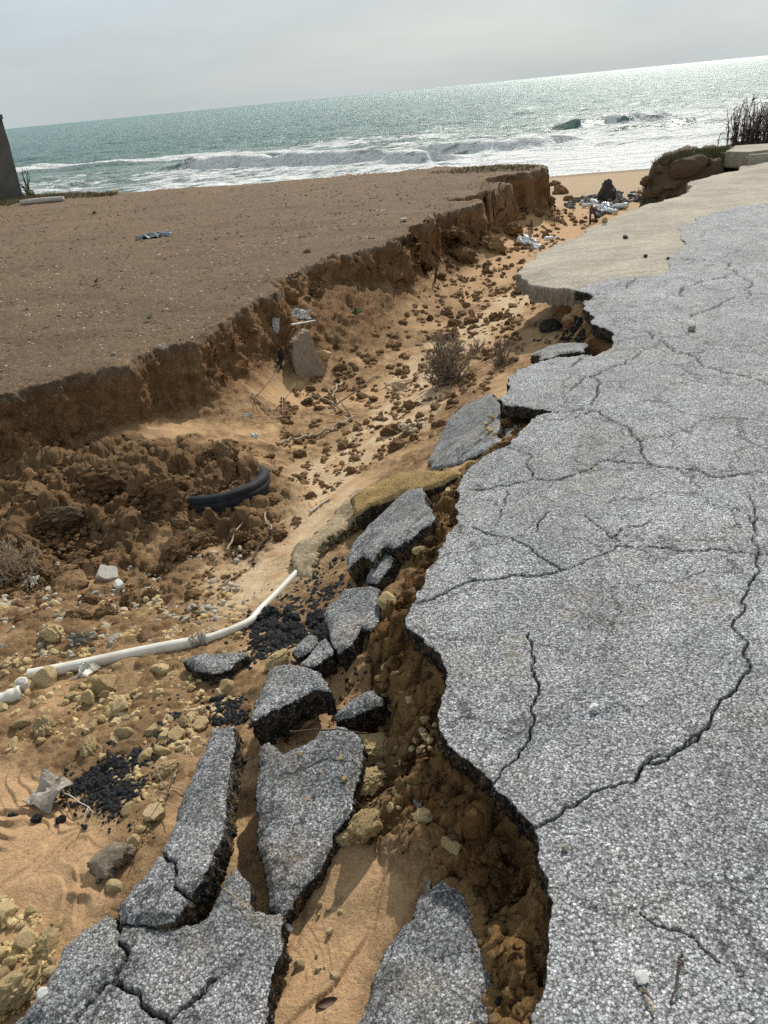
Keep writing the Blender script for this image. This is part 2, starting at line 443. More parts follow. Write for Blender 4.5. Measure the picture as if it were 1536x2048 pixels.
PAVE = np.vstack([unl(PAVE_EDGE, -0.01), [(17, 15), (13, 10)], unl([(1536, 430), (1420, 470), (1400, 560), (1300, 590), (1215, 575)], -0.01)])
ROADJ = jag(ROAD, 0.16, 3, True, 3)
PAVEJ = jag(PAVE, 0.15, 4, True, 4)
PLAT_EDGE = [(0, 797), (100, 766), (176, 746), (254, 731), (290, 712), (312, 703), (390, 685), (422, 664), (450, 648), (480, 622), (500, 608), (525, 597),
    (548, 588), (552, 580), (538, 570), (548, 560), (575, 550), (600, 542), (640, 528), (665, 520), (720, 507), (768, 494), (800, 474), (813, 469),
    (830, 452), (853, 437), (868, 428), (920, 414), (968, 403), (960, 401), (920, 400), (884, 399), (943, 389), (985, 378), (1018, 368),
    (990, 364), (963, 360), (1010, 352), (1050, 346), (1085, 340), (1095, 336), (1088, 329)]
PLAT_BACK = [(1040, 327), (960, 331), (768, 345), (560, 362), (430, 372), (300, 383), (200, 385), (100, 388), (47, 392), (-120, 402)]
PZ = -0.03
PLAT = np.vstack([[(-30, 2.0), (-9, 2.6), (-5.5, 3.9), (-3.6, 4.6)], unl(PLAT_EDGE, PZ), unl(PLAT_BACK, PZ), [(-30, 22)]])
PLATJ = jag(PLAT, 0.13, 2, True, 5)
B2 = np.vstack([unl([(1308, 331), (1338, 329), (1377, 327), (1412, 323), (1447, 313), (1500, 303), (1600, 290)], 0.05), [(22, 18), (20, 23)], unl([(1455, 291), (1400, 295), (1361, 298), (1325, 312)], 0.05)])

# ------------------------------------------------------------------ ground shape
CTRL = [(0, 960, -.55), (0, 880, -.56), (200, 880, -.56), (380, 850, -.58), (540, 790, -.68), (620, 720, -.68), (740, 690, -.70), (820, 590, -.70), (900, 520, -.72),
    (1000, 480, -.82), (1060, 430, -.92), (1130, 430, -1.0), (1200, 420, -1.1), (1100, 480, -.85), (700, 850, -.72), (600, 950, -.70), (445, 1042, -.60), (550, 1012, -.61), (515, 1015, -.60), (390, 1044, -.57), (440, 955, -.46), (520, 940, -.55),
    (200, 1060, -.58), (0, 1100, -.55), (100, 1250, -.53), (300, 1250, -.53), (500, 1150, -.57), (680, 1000, -.56), (760, 900, -.58), (850, 850, -.58), (900, 750, -.66),
    (1000, 620, -.72), (1080, 550, -.72), (950, 680, -.68), (0, 1500, -.46), (0, 1650, -.42), (0, 1800, -.38), (200, 1650, -.38), (200, 1480, -.44), (300, 1420, -.44), (450, 1400, -.42),
    (620, 1950, -.37), (750, 1800, -.34), (760, 1430, -.38), (0, 2000, -.35), (60, 1900, -.36), (500, 1650, -.44), (490, 1760, -.43), (650, 1300, -.36), (780, 1260, -.17),
    (330, 1550, -.35), (340, 1700, -.33), (200, 1760, -.35), (600, 1420, -.36), (560, 1300, -.40), (740, 1600, -.31), (690, 1690, -.33), (850, 1500, -.21), (810, 1430, -.30),
    (900, 1600, -.15), (1000, 1650, -.10), (1050, 1800, -.15), (985, 1800, -.28), (960, 1860, -.21), (1040, 1950, -.20), (1000, 2040, -.225), (870, 1700, -.22), (840, 1880, -.32), (960, 1700, -.15), (930, 1560, -.15),
    (850, 1150, -.12), (870, 1050, -.12), (790, 1200, -.18), (820, 1330, -.14), (770, 1310, -.2), (700, 1200, -.36), (600, 1230, -.45), (640, 1100, -.46), (860, 1000, -.2), (780, 1080, -.33),
    (150, 975, -.42), (300, 960, -.40), (420, 915, -.44), (50, 1000, -.46), (330, 1040, -.55), (1110, 640, -.5), (1100, 590, -.68), (1060, 690, -.52), (950, 780, -.5), (640, 640, -.42), (700, 640, -.5), (760, 600, -.5), (800, 560, -.52), (480, 750, -.52), (900, 480, -.58), (950, 470, -.65), (430, 790, -.52)]
_c = np.array(CTRL, float)
_cp = un(_c[:, 0], _c[:, 1], _c[:, 2])
def warp(x, y):
    yy = y + 0.35; xx = x
    return np.arctan2(xx, yy) * 1.6, np.log(np.hypot(xx, yy) + 1e-3)
_cw = np.stack(warp(_cp[:, 0], _cp[:, 1]), 1)
def _phi(r2): return 0.5 * r2 * np.log(r2 + 1e-12)
_n = len(_cw)
_K = _phi(((_cw[:, None] - _cw[None]) ** 2).sum(-1)) + np.eye(_n) * 0.0015
_P = np.hstack([np.ones((_n, 1)), _cw])
_A = np.block([[_K, _P], [_P.T, np.zeros((3, 3))]])
_W = np.linalg.solve(_A, np.concatenate([_cp[:, 2], np.zeros(3)]))
def tps(x, y):
    u, v = warp(x, y); r = _W[_n] + _W[_n + 1] * u + _W[_n + 2] * v
    for i in range(_n):
        r = r + _W[i] * _phi((u - _cw[i, 0]) ** 2 + (v - _cw[i, 1]) ** 2)
    return r
SHN = np.array([0.155, 0.988])
SEA_Z = -2.2
def shore_v(x, y): return x * SHN[0] + y * SHN[1] - 36.4

def floor_z(x, y):
    r = np.hypot(x, y)
    z = np.clip(tps(x, y), -1.15, -0.08)
    v = shore_v(x, y)
    zb = SEA_Z - 0.066 * v
    w = sm(14.5, 21, r)
    return z * (1 - w) + np.minimum(zb, -0.9) * w

def base_h(x, y, full=False):
    d1 = sdf(x, y, PLATJ)
    nb = fb2(x * 1.7, y * 1.7, 2, 21)
    d1n = d1 + 0.13 * nb + 0.055 * fb2(x * 7, y * 7, 3, 31) + 0.02
    d2 = np.minimum(sdf(x, y, ROAD), sdf(x, y, PAVE))
    fz = floor_z(x, y)
    # eroded bank on the left
    w = 0.11 + 0.12 * (nb + 0.4)
    w = np.clip(w, 0.04, 0.35)
    g = 0.70 * (1 - sm(0, 1, d1n / w)) + 0.30 * np.exp(-(np.maximum(d1n, 0) / 0.26) ** 2)
    g = np.where(d1n < 0, 1, g)
    pz = PZ + 0.03 * fb2(x * 0.35, y * 0.35, 2, 5)
    z = fz + (pz - fz) * g
    # soil carrying the road, cut back a little under the slab
    s = np.minimum(sdf(x, y, ROAD) + 0.05, sdf(x, y, PAVE) + 0.5) + 0.04 * fb2(x * 5, y * 5, 3, 44)
    top = np.where(d2 < 0.2, -0.125, -0.125)
    gr = np.exp(-(np.maximum(s, 0) / 0.10) ** 2)
    z = np.where(fz < top, np.maximum(z, fz + (top - fz) * gr), z)
    z = np.where(d2 < -0.03, np.minimum(z, top), z)
    # bank beyond the paving
    d3 = sdf(x, y, B2) + 0.15 * nb
    g3 = np.where(d3 < 0, 1, np.exp(-(np.maximum(d3, 0) / 0.20) ** 2))
    z = np.where(d2 > 0.02, np.maximum(z, z + (0.06 - z) * g3), z)
    if full: return z, d1n, d2, d3, g
    return z

LC = np.concatenate([np.arange(-180, -52, 4), np.arange(-52, 50, 0.11), np.arange(50, 181, 4)])
LR_ = np.geomspace(0.35, 70, 700)
LH = base_h((np.sin(np.radians(LC))[:, None] * LR_).ravel(), (np.cos(np.radians(LC))[:, None] * LR_).ravel()).reshape(len(LC), 700)
def lookup(x, y):
    a = np.degrees(np.arctan2(x, y)); r = np.hypot(x, y)
    i = np.clip(np.searchsorted(LC, a) - 1, 0, len(LC) - 2); fa = np.clip((a - LC[i]) / (LC[i + 1] - LC[i]), 0, 1)
    q = np.clip(np.log(np.maximum(r, 1e-3) / 0.35) / math.log(200) * 699, 0, 698.999); j = q.astype(int); fr = q - j
    return (LH[i, j] * (1 - fa) + LH[i + 1, j] * fa) * (1 - fr) + (LH[i, j + 1] * (1 - fa) + LH[i + 1, j + 1] * fa) * fr

def hit(px, py):
    """where the sight line of a photo pixel meets the bare ground"""
    px = np.atleast_1d(np.asarray(px, float)); py = np.atleast_1d(np.asarray(py, float))
    d = ray(px, py)
    t = np.geomspace(0.9, 60, 420)
    P = CAM + d[:, None] * t[None, :, None]
    h = lookup(P[..., 0], P[..., 1])
    g = P[..., 2] - h
    neg = g < 0
    i = np.where(neg.any(1), neg.argmax(1), len(t) - 1); i = np.maximum(i, 1)
    k = np.arange(len(px)); g0 = g[k, i - 1]; g1 = g[k, i]
    f = np.clip(g0 / (g0 - g1 + 1e-9), 0, 1)
    tt = t[i - 1] + (t[i] - t[i - 1]) * f
    return CAM + d * tt[:, None]

def zone(pts, x, y, soft):
    p = np.array(pts, float)
    P = hit(p[:, 0], p[:, 1])[:, :2]
    return sm(soft, -soft, sdf(x, y, P))

Z_RUB = [(-60, 930), (120, 880), (250, 890), (420, 880), (540, 900), (575, 1000), (540, 1080), (470, 1130), (440, 1200), (380, 1260), (250, 1290), (100, 1300), (-60, 1300)]
Z_SWIRL = [(-40, 1530), (90, 1545), (150, 1590), (170, 1660), (200, 1720), (235, 1790), (160, 1850), (60, 1810), (-40, 1790)]
Z_NEAR = [(650, 1660), (780, 1700), (850, 1790), (760, 1910), (690, 2080), (520, 2080), (560, 1900), (570, 1830), (620, 1760)]
Z_OCH = [(790, 1200), (860, 1140), (900, 1000), (915, 1060), (830, 1250), (890, 1380), (880, 1450), (960, 1550), (1060, 1660), (1100, 1900), (1060, 2080), (960, 2080), (980, 1950), (920, 1800), (820, 1660), (815, 1560), (800, 1400), (720, 1290)]
Z_SLUMP = [(300, 730), (400, 700), (500, 640), (560, 590), (650, 540), (760, 520), (850, 460), (960, 420), (1010, 470), (960, 520), (880, 560), (840, 590), (800, 630), (745, 690), (690, 705), (640, 690), (560, 740), (480, 770), (420, 820), (330, 830)]
TONGUE = [(1070, 575), (1000, 625), (930, 680), (860, 735), (830, 800), (740, 880), (660, 930), (610, 985), (590, 1060), (530, 1130), (500, 1190)]

def polar(cols, r):
    a = np.radians(cols)
    return np.sin(a)[:, None] * r, np.cos(a)[:, None] * r

def grid_faces(nc, nr):
    i = np.arange(nc * nr).reshape(nc, nr)
    return np.stack([i[:-1, :-1], i[1:, :-1], i[1:, 1:], i[:-1, 1:]], -1).reshape(-1, 4)

def build_ground():
    cols, rc, h = LC, LR_, LH
    H = CAM[2] - h
    dr = np.diff(rc)[None]; dz = np.abs(np.diff(h, axis=1))
    rm = 0.5 * (rc[1:] + rc[:-1])[None]; Hm = 0.5 * (H[:, 1:] + H[:, :-1])
    m = (np.abs(Hm) * dr + rm * dz) / (rm ** 2 + Hm ** 2) + 0.02 * dr / rm
    # level the measure over neighbouring columns
    kk = np.ones(9) / 9
    m = np.apply_along_axis(lambda c: np.convolve(np.pad(c, 4, 'edge'), kk, 'valid'), 0, m)
    c = np.concatenate([np.zeros((len(cols), 1)), np.cumsum(m, 1)], 1)
    NR = 1050
    R = np.empty((len(cols), NR))
    for k in range(len(cols)):
        R[k] = np.interp(np.linspace(0, c[k, -1], NR), c[k], rc)
    a = np.radians(cols)[:, None]
    x = (np.sin(a) * R).ravel(); y = (np.cos(a) * R).ravel()
    z, d1, d2, d3, g = base_h(x, y, True)
    r = np.hypot(x, y)
    # masks
    plat = sm(0.01, -0.03, d1)
    cliff = sm(-0.02, 0.02, d1) * sm(0.08, 0.25, g)
    beach = sm(17, 21, r) * (1 - plat)
    rub = zone(Z_RUB, x, y, 0.25) * (1 - plat)
    rub = rub * (0.25 + 0.75 * sm(-0.42, -0.08, fb2(x * 1.7, y * 1.7, 3, 66) + 0.9 * (y - 3.9) * sm(5.0, 3.0, y)))
    swirl = zone(Z_SWIRL, x, y, 0.06); near = zone(Z_NEAR, x, y, 0.05)
    och = np.maximum(zone(Z_OCH, x, y, 0.06), sm(0.30, 0.05, d2) * sm(7, 5, r) * 0.9)
    tp = hit([p[0] for p in TONGUE], [p[1] for p in TONGUE])[:, :2]
    td = line_d(x, y, tp) + 0.25 * fb2(x * 1.5, y * 1.5, 3, 61)
    tong = sm(0.42, 0.18, td) * (1 - rub) * (1 - plat)
    slump = zone(Z_SLUMP, x, y, 0.2) * (1 - plat)
    sand = (1 - plat) * (1 - cliff) * (1 - rub) * (1 - och) * (1 - slump)
    # shape detail
    bil = np.abs(fb2(x * 9, y * 9, 4, 71))
    w1, id1 = worley(x * 9 + 0.6 * n2(x * 6, y * 6, 3), y * 9 + 0.6 * n2(x * 6, y * 6, 4), 5)
    w2, id2 = worley(x * 22, y * 22, 6)
    lump = 0.8 * np.sqrt(np.maximum(0, 0.27 - w1 ** 2)) * (id1 > 0.3) * id1
    lump2 = 0.8 * np.sqrt(np.maximum(0, 0.22 - w2 ** 2)) * (id2 > 0.4) * id2
    dis = rub * (0.16 * lump + 0.06 * lump2 + 0.10 * fb2(x * 3, y * 3, 4, 81) + 0.012 * bil)
    dis += och * (0.17 * fb2(x * 5.5, y * 5.5, 5, 83, 0.62) + 0.035 * lump + 0.03 * lump2 - 0.10 * sm(0.12, 0.0, np.abs(fb2(x * 4, y * 4, 3, 90)))) * sm(-0.05, 0.03, d2)
    mid = sand * sm(12, 9, r)
    scat = sm(-0.22, 0.12, fb2(x * 1.6, y * 1.6, 4, 91)) * (1 - tong) * (1 - swirl) * (1 - near)
    dis += mid * (0.03 * fb2(x * 2.2, y * 2.2, 4, 84) + scat * (0.05 * lump * sm(-.2, .2, n2(x * 3, y * 3, 92)) + 0.03 * lump2))
    dis += slump * (0.10 * lump + 0.05 * lump2 + 0.06 * fb2(x * 3, y * 3, 4, 86))
    dis += plat * (0.016 * fb2(x * 5, y * 5, 4, 85) + 0.010 * fb2(x * 1.1, y * 2.4, 3, 142) + 0.035 * lump2 * sm(2.5, 4, r) + 0.010 * bil)
    # ledges left by running water
    q = fb2(x * 1.1 + 0.4 * n2(x * 2.2, y * 2.2, 7), y * 1.1 + 0.4 * n2(x * 2.2, y * 2.2, 8), 2, 95)
    s = q * 13 + 0.5 * fb2(x * 6, y * 6, 2, 96)
    fr = s - np.floor(s)
    saw = np.where(fr < 0.86, fr / 0.86, (1 - fr) / 0.14)
    na, nb_ = hit([780, 580], [1700, 2040])[:, :2]
    ax_ = (nb_ - na) / np.linalg.norm(nb_ - na); al = (x - na[0]) * ax_[0] + (y - na[1]) * ax_[1]; pe = -(x - na[0]) * ax_[1] + (y - na[1]) * ax_[0]
    pe = pe + 0.05 * fb2(x * 4, y * 4, 2, 88)
    dis += near * (0.028 * fb2(pe * 4.5, al * 1.6, 4, 87) + 0.010 * sm(-0.1, 0.1, fb2(pe * 3, al * 1.3, 3, 93)) - 0.012 * sm(0.12, 0.0, np.abs(fb2(pe * 6, al * 1.4, 2, 89))))
    lw = np.clip(tong + swirl * 1.0 + 0.25 * mid * (1 - scat), 0, 1.3)
    dis += lw * (0.008 * saw * sm(-0.25, 0.15, n2(x * 2.3, y * 2.3, 97)))
    # swirl lines
    sc = hit([40], [1600])[0]
    rr = np.hypot((x - sc[0]) * 1.0, (y - sc[1]) * 1.6) * 8 + 2.6 * fb2(x * 2.2, y * 2.2, 4, 98)
    fr = rr - np.floor(rr); saw = np.where(fr < 0.8, fr / 0.8, (1 - fr) / 0.2)
    dis += swirl * 0.016 * saw * sm(-0.2, 0.2, n2(x * 4, y * 4, 99))
    dis += beach * 0.05 * fb2(x * 1.2, y * 1.2, 4, 100) * sm(2, -4, shore_v(x, y))
    dis += sm(0.6, -0.1, d3) * (r > 8) * (d2 > 0.05) * (0.12 * fb2(x * 2.5, y * 2.5, 4, 101) + 0.08 * lump)
    z = z + dis
    z = np.where(d2 < -0.02, np.minimum(z, -0.10), z)
    V = np.stack([x, y, z], 1)
    # push the bank face in and out along its own normal
    G = V.reshape(len(cols), NR, 3)
    n = np.cross(np.gradient(G, axis=1), np.gradient(G, axis=0)).reshape(-1, 3)
    n /= np.linalg.norm(n, axis=1)[:, None] + 1e-12
    n *= np.sign(n[:, 2:3] + 1e-9)
    P3 = V * np.array([1, 1, 0.55])
    amp = np.maximum(cliff * (0.05 + 0.05 * sm(-2.0, -0.5, x)) * sm(0.0, 0.06, d1), slump * 0.06) + rub * 0.10 + och * 0.09 * sm(-0.01, 0.05, d2)
    ds = amp * (fb3(P3 * 6.5, 5, 111, 0.62)) + (cliff * 0.03 + rub * 0.022 + och * 0.034 * sm(0, .05, d2) + slump * 0.02) * fb3(P3 * 30, 3, 112, .65)
    ds += cliff * sm(6.0, 9.0, y) * 0.20 * fb3(V * 1.9, 3, 113)
    V = V + n * ds[:, None]
    # colour of the earth itself
    cn = fb2(x * 0.8, y * 0.8, 5, 120); cn2 = fb2(x * 5, y * 5, 3, 121)
    C = np.empty((len(x), 3))
    def lay(col, w): C[:] = C * (1 - w[:, None]) + np.array(col) * w[:, None]
    C[:] = (0.44, 0.282, 0.148)
    lay((0.33, 0.205, 0.105), sm(0.0, 0.5, cn) * 0.8)
    lay((0.52, 0.39, 0.245), tong * sm(-0.5, 0.2, cn2))
    lay((0.26, 0.155, 0.074), np.clip(scat * mid * (0.35 * sm(-.2, .4, cn2) + sm(0.10, 0.22, lump + lump2)), 0, 0.8))
    lay((0.285, 0.168, 0.080), rub * sm(-0.5, 0.15, cn + 0.5 * cn2 + 1.5 * lump))
    lay((0.27, 0.155, 0.060), och)
    lay((0.215, 0.108, 0.038), och * sm(-0.05, 0.3, cn2 + cn))
    lay((0.43, 0.275, 0.15), np.clip(swirl + near, 0, 1) * 0.9)
    lay((0.27, 0.155, 0.072), slump * sm(-0.5, 0.0, cn2 + cn + 2 * lump))
    lay((0.275, 0.152, 0.068), cliff)
    lay((0.33, 0.195, 0.09), cliff * sm(0.0, 0.4, cn2 + 0.6 * cn) * 0.7)
    strat = np.sin(z * 42 + 3.0 * fb2(x * 1.3, y * 1.3, 3, 130)) * 0.5 + 0.5
    lay((0.20, 0.108, 0.047), cliff * strat * 0.45 * sm(-0.2, 0.3, n2(x * 2, z * 9, 131)))
    lay((0.22, 0.16, 0.105), cliff * sm(0.80, 0.97, g) * 0.85)
    lay((0.23, 0.155, 0.097), plat)
    lay((0.265, 0.178, 0.108), plat * sm(-0.1, 0.45, cn) * 0.7)
    lay((0.185, 0.127, 0.08), plat * sm(0.1, 0.5, cn2) * 0.6)
    lay((0.265, 0.185, 0.115), plat * 0.6 * sm(0.05, 0.4, fb2(x * 0.5, y * 2.2, 4, 140)))
    lay((0.155, 0.10, 0.062), plat * 0.5 * sm(0.1, 0.4, fb2(x * 0.7, y * 1.9, 4, 141)))
    wet = sm(-3.5, -0.5, shore_v(x, y))
    lay((0.37, 0.27, 0.17), beach); lay((0.21, 0.155, 0.10), beach * wet)
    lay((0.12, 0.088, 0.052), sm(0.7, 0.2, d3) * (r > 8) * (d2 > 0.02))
    me = np_mesh('ground', V, [grid_faces(len(cols), NR)])
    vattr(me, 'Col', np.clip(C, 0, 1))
    vattr(me, 'rough', np.clip(np.maximum(cliff, slump) * 0.9 + rub + och * 0.6 + plat * 0.9 + scat * mid * 0.5 + 0.03, 0, 1))
    vattr(me, 'grit', np.clip(plat * 0.9 + rub * 0.4 + cliff * 0.25 + och * 0.5 + scat * mid * 0.5 + 0.06, 0, 1))
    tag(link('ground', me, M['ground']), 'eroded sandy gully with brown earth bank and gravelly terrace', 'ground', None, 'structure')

build_ground()

# ------------------------------------------------------------------ slabs of road surface
def slab_mesh(name, X, Y, ins, ztop, thick, jit, seed, dust=None, crack=None, bottom=True, lv=4, mats2=True, rough_edge=0.010, side=0.55):
    """X,Y,ins: grid of plan points and which lie inside. Top sheet + crumbly broken sides + underside."""
    rs = np.random.RandomState(seed)
    nc, nr = X.shape
    cell = ins[:-1, :-1] & ins[1:, :-1] & ins[1:, 1:] & ins[:-1, 1:]
    i = np.arange(nc * nr).reshape(nc, nr)
    Q = np.stack([i[:-1, :-1], i[1:, :-1], i[1:, 1:], i[:-1, 1:]], -1)[cell]
    used, inv = np.unique(Q.ravel(), return_inverse=True)
    Q = inv.reshape(-1, 4)
    x = X.ravel()[used].copy(); y = Y.ravel()[used].copy(); jj = np.broadcast_to(jit, X.shape).ravel()[used]
    x += rs.uniform(-.33, .33, len(x)) * jj; y += rs.uniform(-.33, .33, len(x)) * jj
    E = np.concatenate([Q[:, [0, 1]], Q[:, [1, 2]], Q[:, [2, 3]], Q[:, [3, 0]]])
    key = np.minimum(E[:, 0], E[:, 1]).astype(np.int64) * len(used) + np.maximum(E[:, 0], E[:, 1])
    u, idx, cnt = np.unique(key, return_index=True, return_counts=True)
    B = E[idx[cnt == 1]]
    nxt = {}
    for _ in range(1):      # ease the outline
        ax = np.zeros(len(x)); ay = np.zeros(len(x)); ac = np.zeros(len(x))
        for p, q in ((0, 1), (1, 0)):
            np.add.at(ax, B[:, p], x[B[:, q]]); np.add.at(ay, B[:, p], y[B[:, q]]); np.add.at(ac, B[:, p], 1)
        bm_ = ac > 0
        x[bm_] = 0.5 * x[bm_] + 0.5 * ax[bm_] / ac[bm_]; y[bm_] = 0.5 * y[bm_] + 0.5 * ay[bm_] / ac[bm_]
    z = ztop(x, y)
    # outline vertices: outward direction
    nx = np.zeros(len(x)); ny = np.zeros(len(x))
    ex = x[B[:, 1]] - x[B[:, 0]]; ey = y[B[:, 1]] - y[B[:, 0]]
    A2 = 0.5 * np.sum(x[Q] * (y[np.roll(Q, -1, 1)] - y[np.roll(Q, 1, 1)]), 1).mean()
    sg = 1 if A2 > 0 else -1
    for p in (0, 1):
        np.add.at(nx, B[:, p], ey * sg); np.add.at(ny, B[:, p], -ex * sg)
    L = np.hypot(nx, ny) + 1e-9; nx /= L; ny /= L
    bv = np.unique(B); mp = -np.ones(len(x), int); mp[bv] = np.arange(len(bv))
    z[bv] -= np.abs(rs.normal(0, 0.0025, len(bv)))
    V = [np.stack([x, y, z], 1)]; n0 = len(x); rings = [bv]
    for k in range(1, lv + 1):
        f = k / lv
        off = rough_edge * (fb2(x[bv] * 45, y[bv] * 45 + 9.1 * k, 2, seed) * 1.3 + 0.25 * math.sin(f * 3)) - 0.006 * f
        off += rough_edge * rs.uniform(-.45, .45, len(bv))
        zz = z[bv] - thick * f * (1 + 0.22 * fb2(x[bv] * 9, y[bv] * 9, 2, seed + 5)) + rs.uniform(-.15, .15, len(bv)) * thick / lv
        V.append(np.stack([x[bv] + nx[bv] * off, y[bv] + ny[bv] * off, zz], 1))
        rings.append(n0 + (k - 1) * len(bv) + np.arange(len(bv)))
    S = []
    for k in range(lv):
        a, b = rings[k], rings[k + 1]
        S.append(np.stack([a[mp[B[:, 0]]], b[mp[B[:, 0]]], b[mp[B[:, 1]]], a[mp[B[:, 1]]]], 1))
    S = np.concatenate(S)
    Fs = [Q, S]; mi = [0, 1]
    if bottom:
        nb0 = sum(len(v) for v in V)
        V.append(np.stack([x, y, z - thick * (1 + 0.10 * fb2(x * 9, y * 9, 2, seed + 5)) + 0.006 * fb2(x * 40, y * 40, 2, seed)], 1))
        m2 = np.arange(len(x)) + nb0; m2[bv] = rings[-1]
        Fs.append(m2[Q[:, ::-1]]); mi.append(1)
    V = np.concatenate(V)
    me = np_mesh(name, V, Fs, True, mi)
    if sg < 0: me.flip_normals()
    def full(f, d=0.0):
        a = np.full(len(V), d)
        if f is not None: a[:n0] = f(x, y)
        return a
    du = full(dust); du[n0:] = side
    vattr(me, 'dust', du); vattr(me, 'crack', full(crack))
    return me

CR = [  # width in m, pixels
    (.009, [(985, 1567), (1000, 1550), (1020, 1525), (1040, 1500), (1060, 1478), (1066, 1450), (1068, 1400), (1068, 1340), (1064, 1285), (1058, 1262)]),
    (.010, [(1068, 1655), (1090, 1645), (1130, 1615), (1170, 1597), (1200, 1580), (1235, 1570), (1272, 1562), (1285, 1530), (1300, 1520), (1340, 1508), (1370, 1490), (1400, 1465)]),
    (.0125, [(1270, 1562), (1290, 1525), (1345, 1508), (1400, 1465), (1430, 1420), (1470, 1380), (1500, 1340), (1495, 1290)]),
    (.010, [(1495, 1290), (1480, 1270), (1465, 1245), (1490, 1190), (1515, 1130), (1520, 1105), (1510, 1050), (1510, 1010), (1500, 990)]),
    (.012, [(830, 1205), (870, 1195), (920, 1172), (960, 1160), (1020, 1150), (1090, 1145), (1125, 1138)]),
    (.006, [(1125, 1138), (1170, 1120), (1210, 1105), (1235, 1090), (1300, 1092)]),
    (.009, [(1300, 1092), (1360, 1102), (1440, 1098), (1520, 1106), (1570, 1110)]),
    (.009, [(945, 1055), (985, 1070), (1020, 1075), (1050, 1090), (1085, 1115), (1122, 1138)]),
    (.007, [(1170, 1030), (1200, 1055), (1240, 1080)]),
    (.015, [(940, 980), (1000, 970), (1060, 955), (1130, 950)]),
    (.008, [(1130, 950), (1160, 940), (1185, 925), (1215, 912)]),
    (.014, [(1215, 912), (1260, 918), (1300, 922), (1340, 930), (1410, 945), (1440, 952), (1475, 945), (1560, 946)]),
    (.02, [(1190, 700), (1175, 706), (1160, 711), (1153, 722), (1143, 734)]),
    (.016, [(1139, 780), (1160, 765), (1182, 751), (1215, 738), (1250, 726), (1272, 712), (1280, 700)]),
    (.014, [(1182, 753), (1200, 765), (1196, 784), (1188, 796), (1180, 806)]),
    (.022, [(1243, 580), (1256, 572), (1268, 562), (1263, 548)]),
    (.022, [(1365, 592), (1362, 580), (1372, 572), (1418, 560), (1445, 556), (1473, 546), (1458, 525), (1423, 520), (1368, 517)]),
    (.022, [(1473, 546), (1490, 556), (1503, 570), (1500, 590)]),
    (.020, [(1383, 632), (1410, 620), (1443, 605), (1470, 596)]),
    (.018, [(1290, 660), (1335, 690), (1345, 700), (1395, 718), (1450, 745), (1560, 775)]),
    (.012, [(1110, 820), (1160, 815), (1200, 822), (1240, 843), (1262, 855), (1285, 885), (1300, 920)]),
    (.005, [(1280, 1825), (1310, 1850), (1350, 1860), (1390, 1878), (1440, 1925)]),
    (.006, [(1000, 893), (1062, 905), (1065, 950)]), (.005, [(1015, 980), (1010, 1010), (1000, 1035)]), (.005, [(1098, 1022), (1080, 1040), (1068, 1065)]),
    (.006, [(1300, 1040), (1285, 1050), (1240, 1058), (1220, 1075)]),
    (.007, [(1470, 1010), (1500, 1030), (1512, 1060)]), (.007, [(1180, 820), (1150, 832), (1090, 836)]),
]
CRW = [(w, jag(unl(p), 0.15, 4 if w > 0.008 else 3, False, 40 + k)) for k, (w, p) in enumerate(CR)]

def crack_field(lines):
    def f(x, y):
        c = np.zeros(len(x))
        for w, L in lines:
            lo = L.min(0) - 0.1; hi = L.max(0) + 0.1
            m = (x > lo[0]) & (x < hi[0]) & (y > lo[1]) & (y < hi[1])
            if not m.any(): continue
            d = line_d(x[m], y[m], L)
            ww = 0.42 * w * (0.55 + 0.45 * (fb2(x[m] * 14, y[m] * 14, 2, 9) + 0.3))
            rel = np.maximum(np.hypot(x[m], y[m]) * 0.0007, 0.0008)
            c[m] = np.maximum(c[m], sm(ww + rel, ww * 0.25, d))
        return c
    return f
road_crack = crack_field(CRW)

def road_dust(x, y):
    d = 0.15 * sm(0.12, 0.0, -sdf(x, y, ROADJ)) * 0.8
    for px, py, r in ((1195, 880, .28), (1175, 960, .30), (1160, 935, .25), (1180, 1225, .22), (1345, 648, .3), (1240, 1210, .1), (1030, 1290, .07), (1400, 1190, .15), (1075, 965, .12)):
        p = un(px, py); d = np.maximum(d, 0.6 * sm(r, r * 0.2, np.hypot(x - p[0], y - p[1]) + 0.12 * fb2(x * 6, y * 6, 3, 8)) * sm(-0.2, 0.5, fb2(x * 12, y * 12, 3, 18)))
    d = np.maximum(d, 0.2 * sm(0.15, 0.5, fb2(x * 0.9, y * 0.9, 4, 28)))
    return d

def road_z(x, y):
    z = 0.012 * fb2(x * 0.9, y * 0.9, 3, 3) + 0.004 * fb2(x * 6, y * 6, 3, 4) + 0.0016 * fb2(x * 60, y * 60, 2, 5)
    p = un(1190, 1230); z = z - 0.016 * np.exp(-(np.hypot(x - p[0], y - p[1]) / 0.3) ** 2)
    p = un(1195, 900); z = z - 0.022 * np.exp(-(np.hypot(x - p[0], y - p[1]) / 0.4) ** 2)
    e = -sdf(x, y, ROAD)
    z = z - 0.02 * sm(0.3, 0.0, e) * sm(3.2, 4.4, np.hypot(x, y))
    return z - 0.022 * road_crack(x, y)

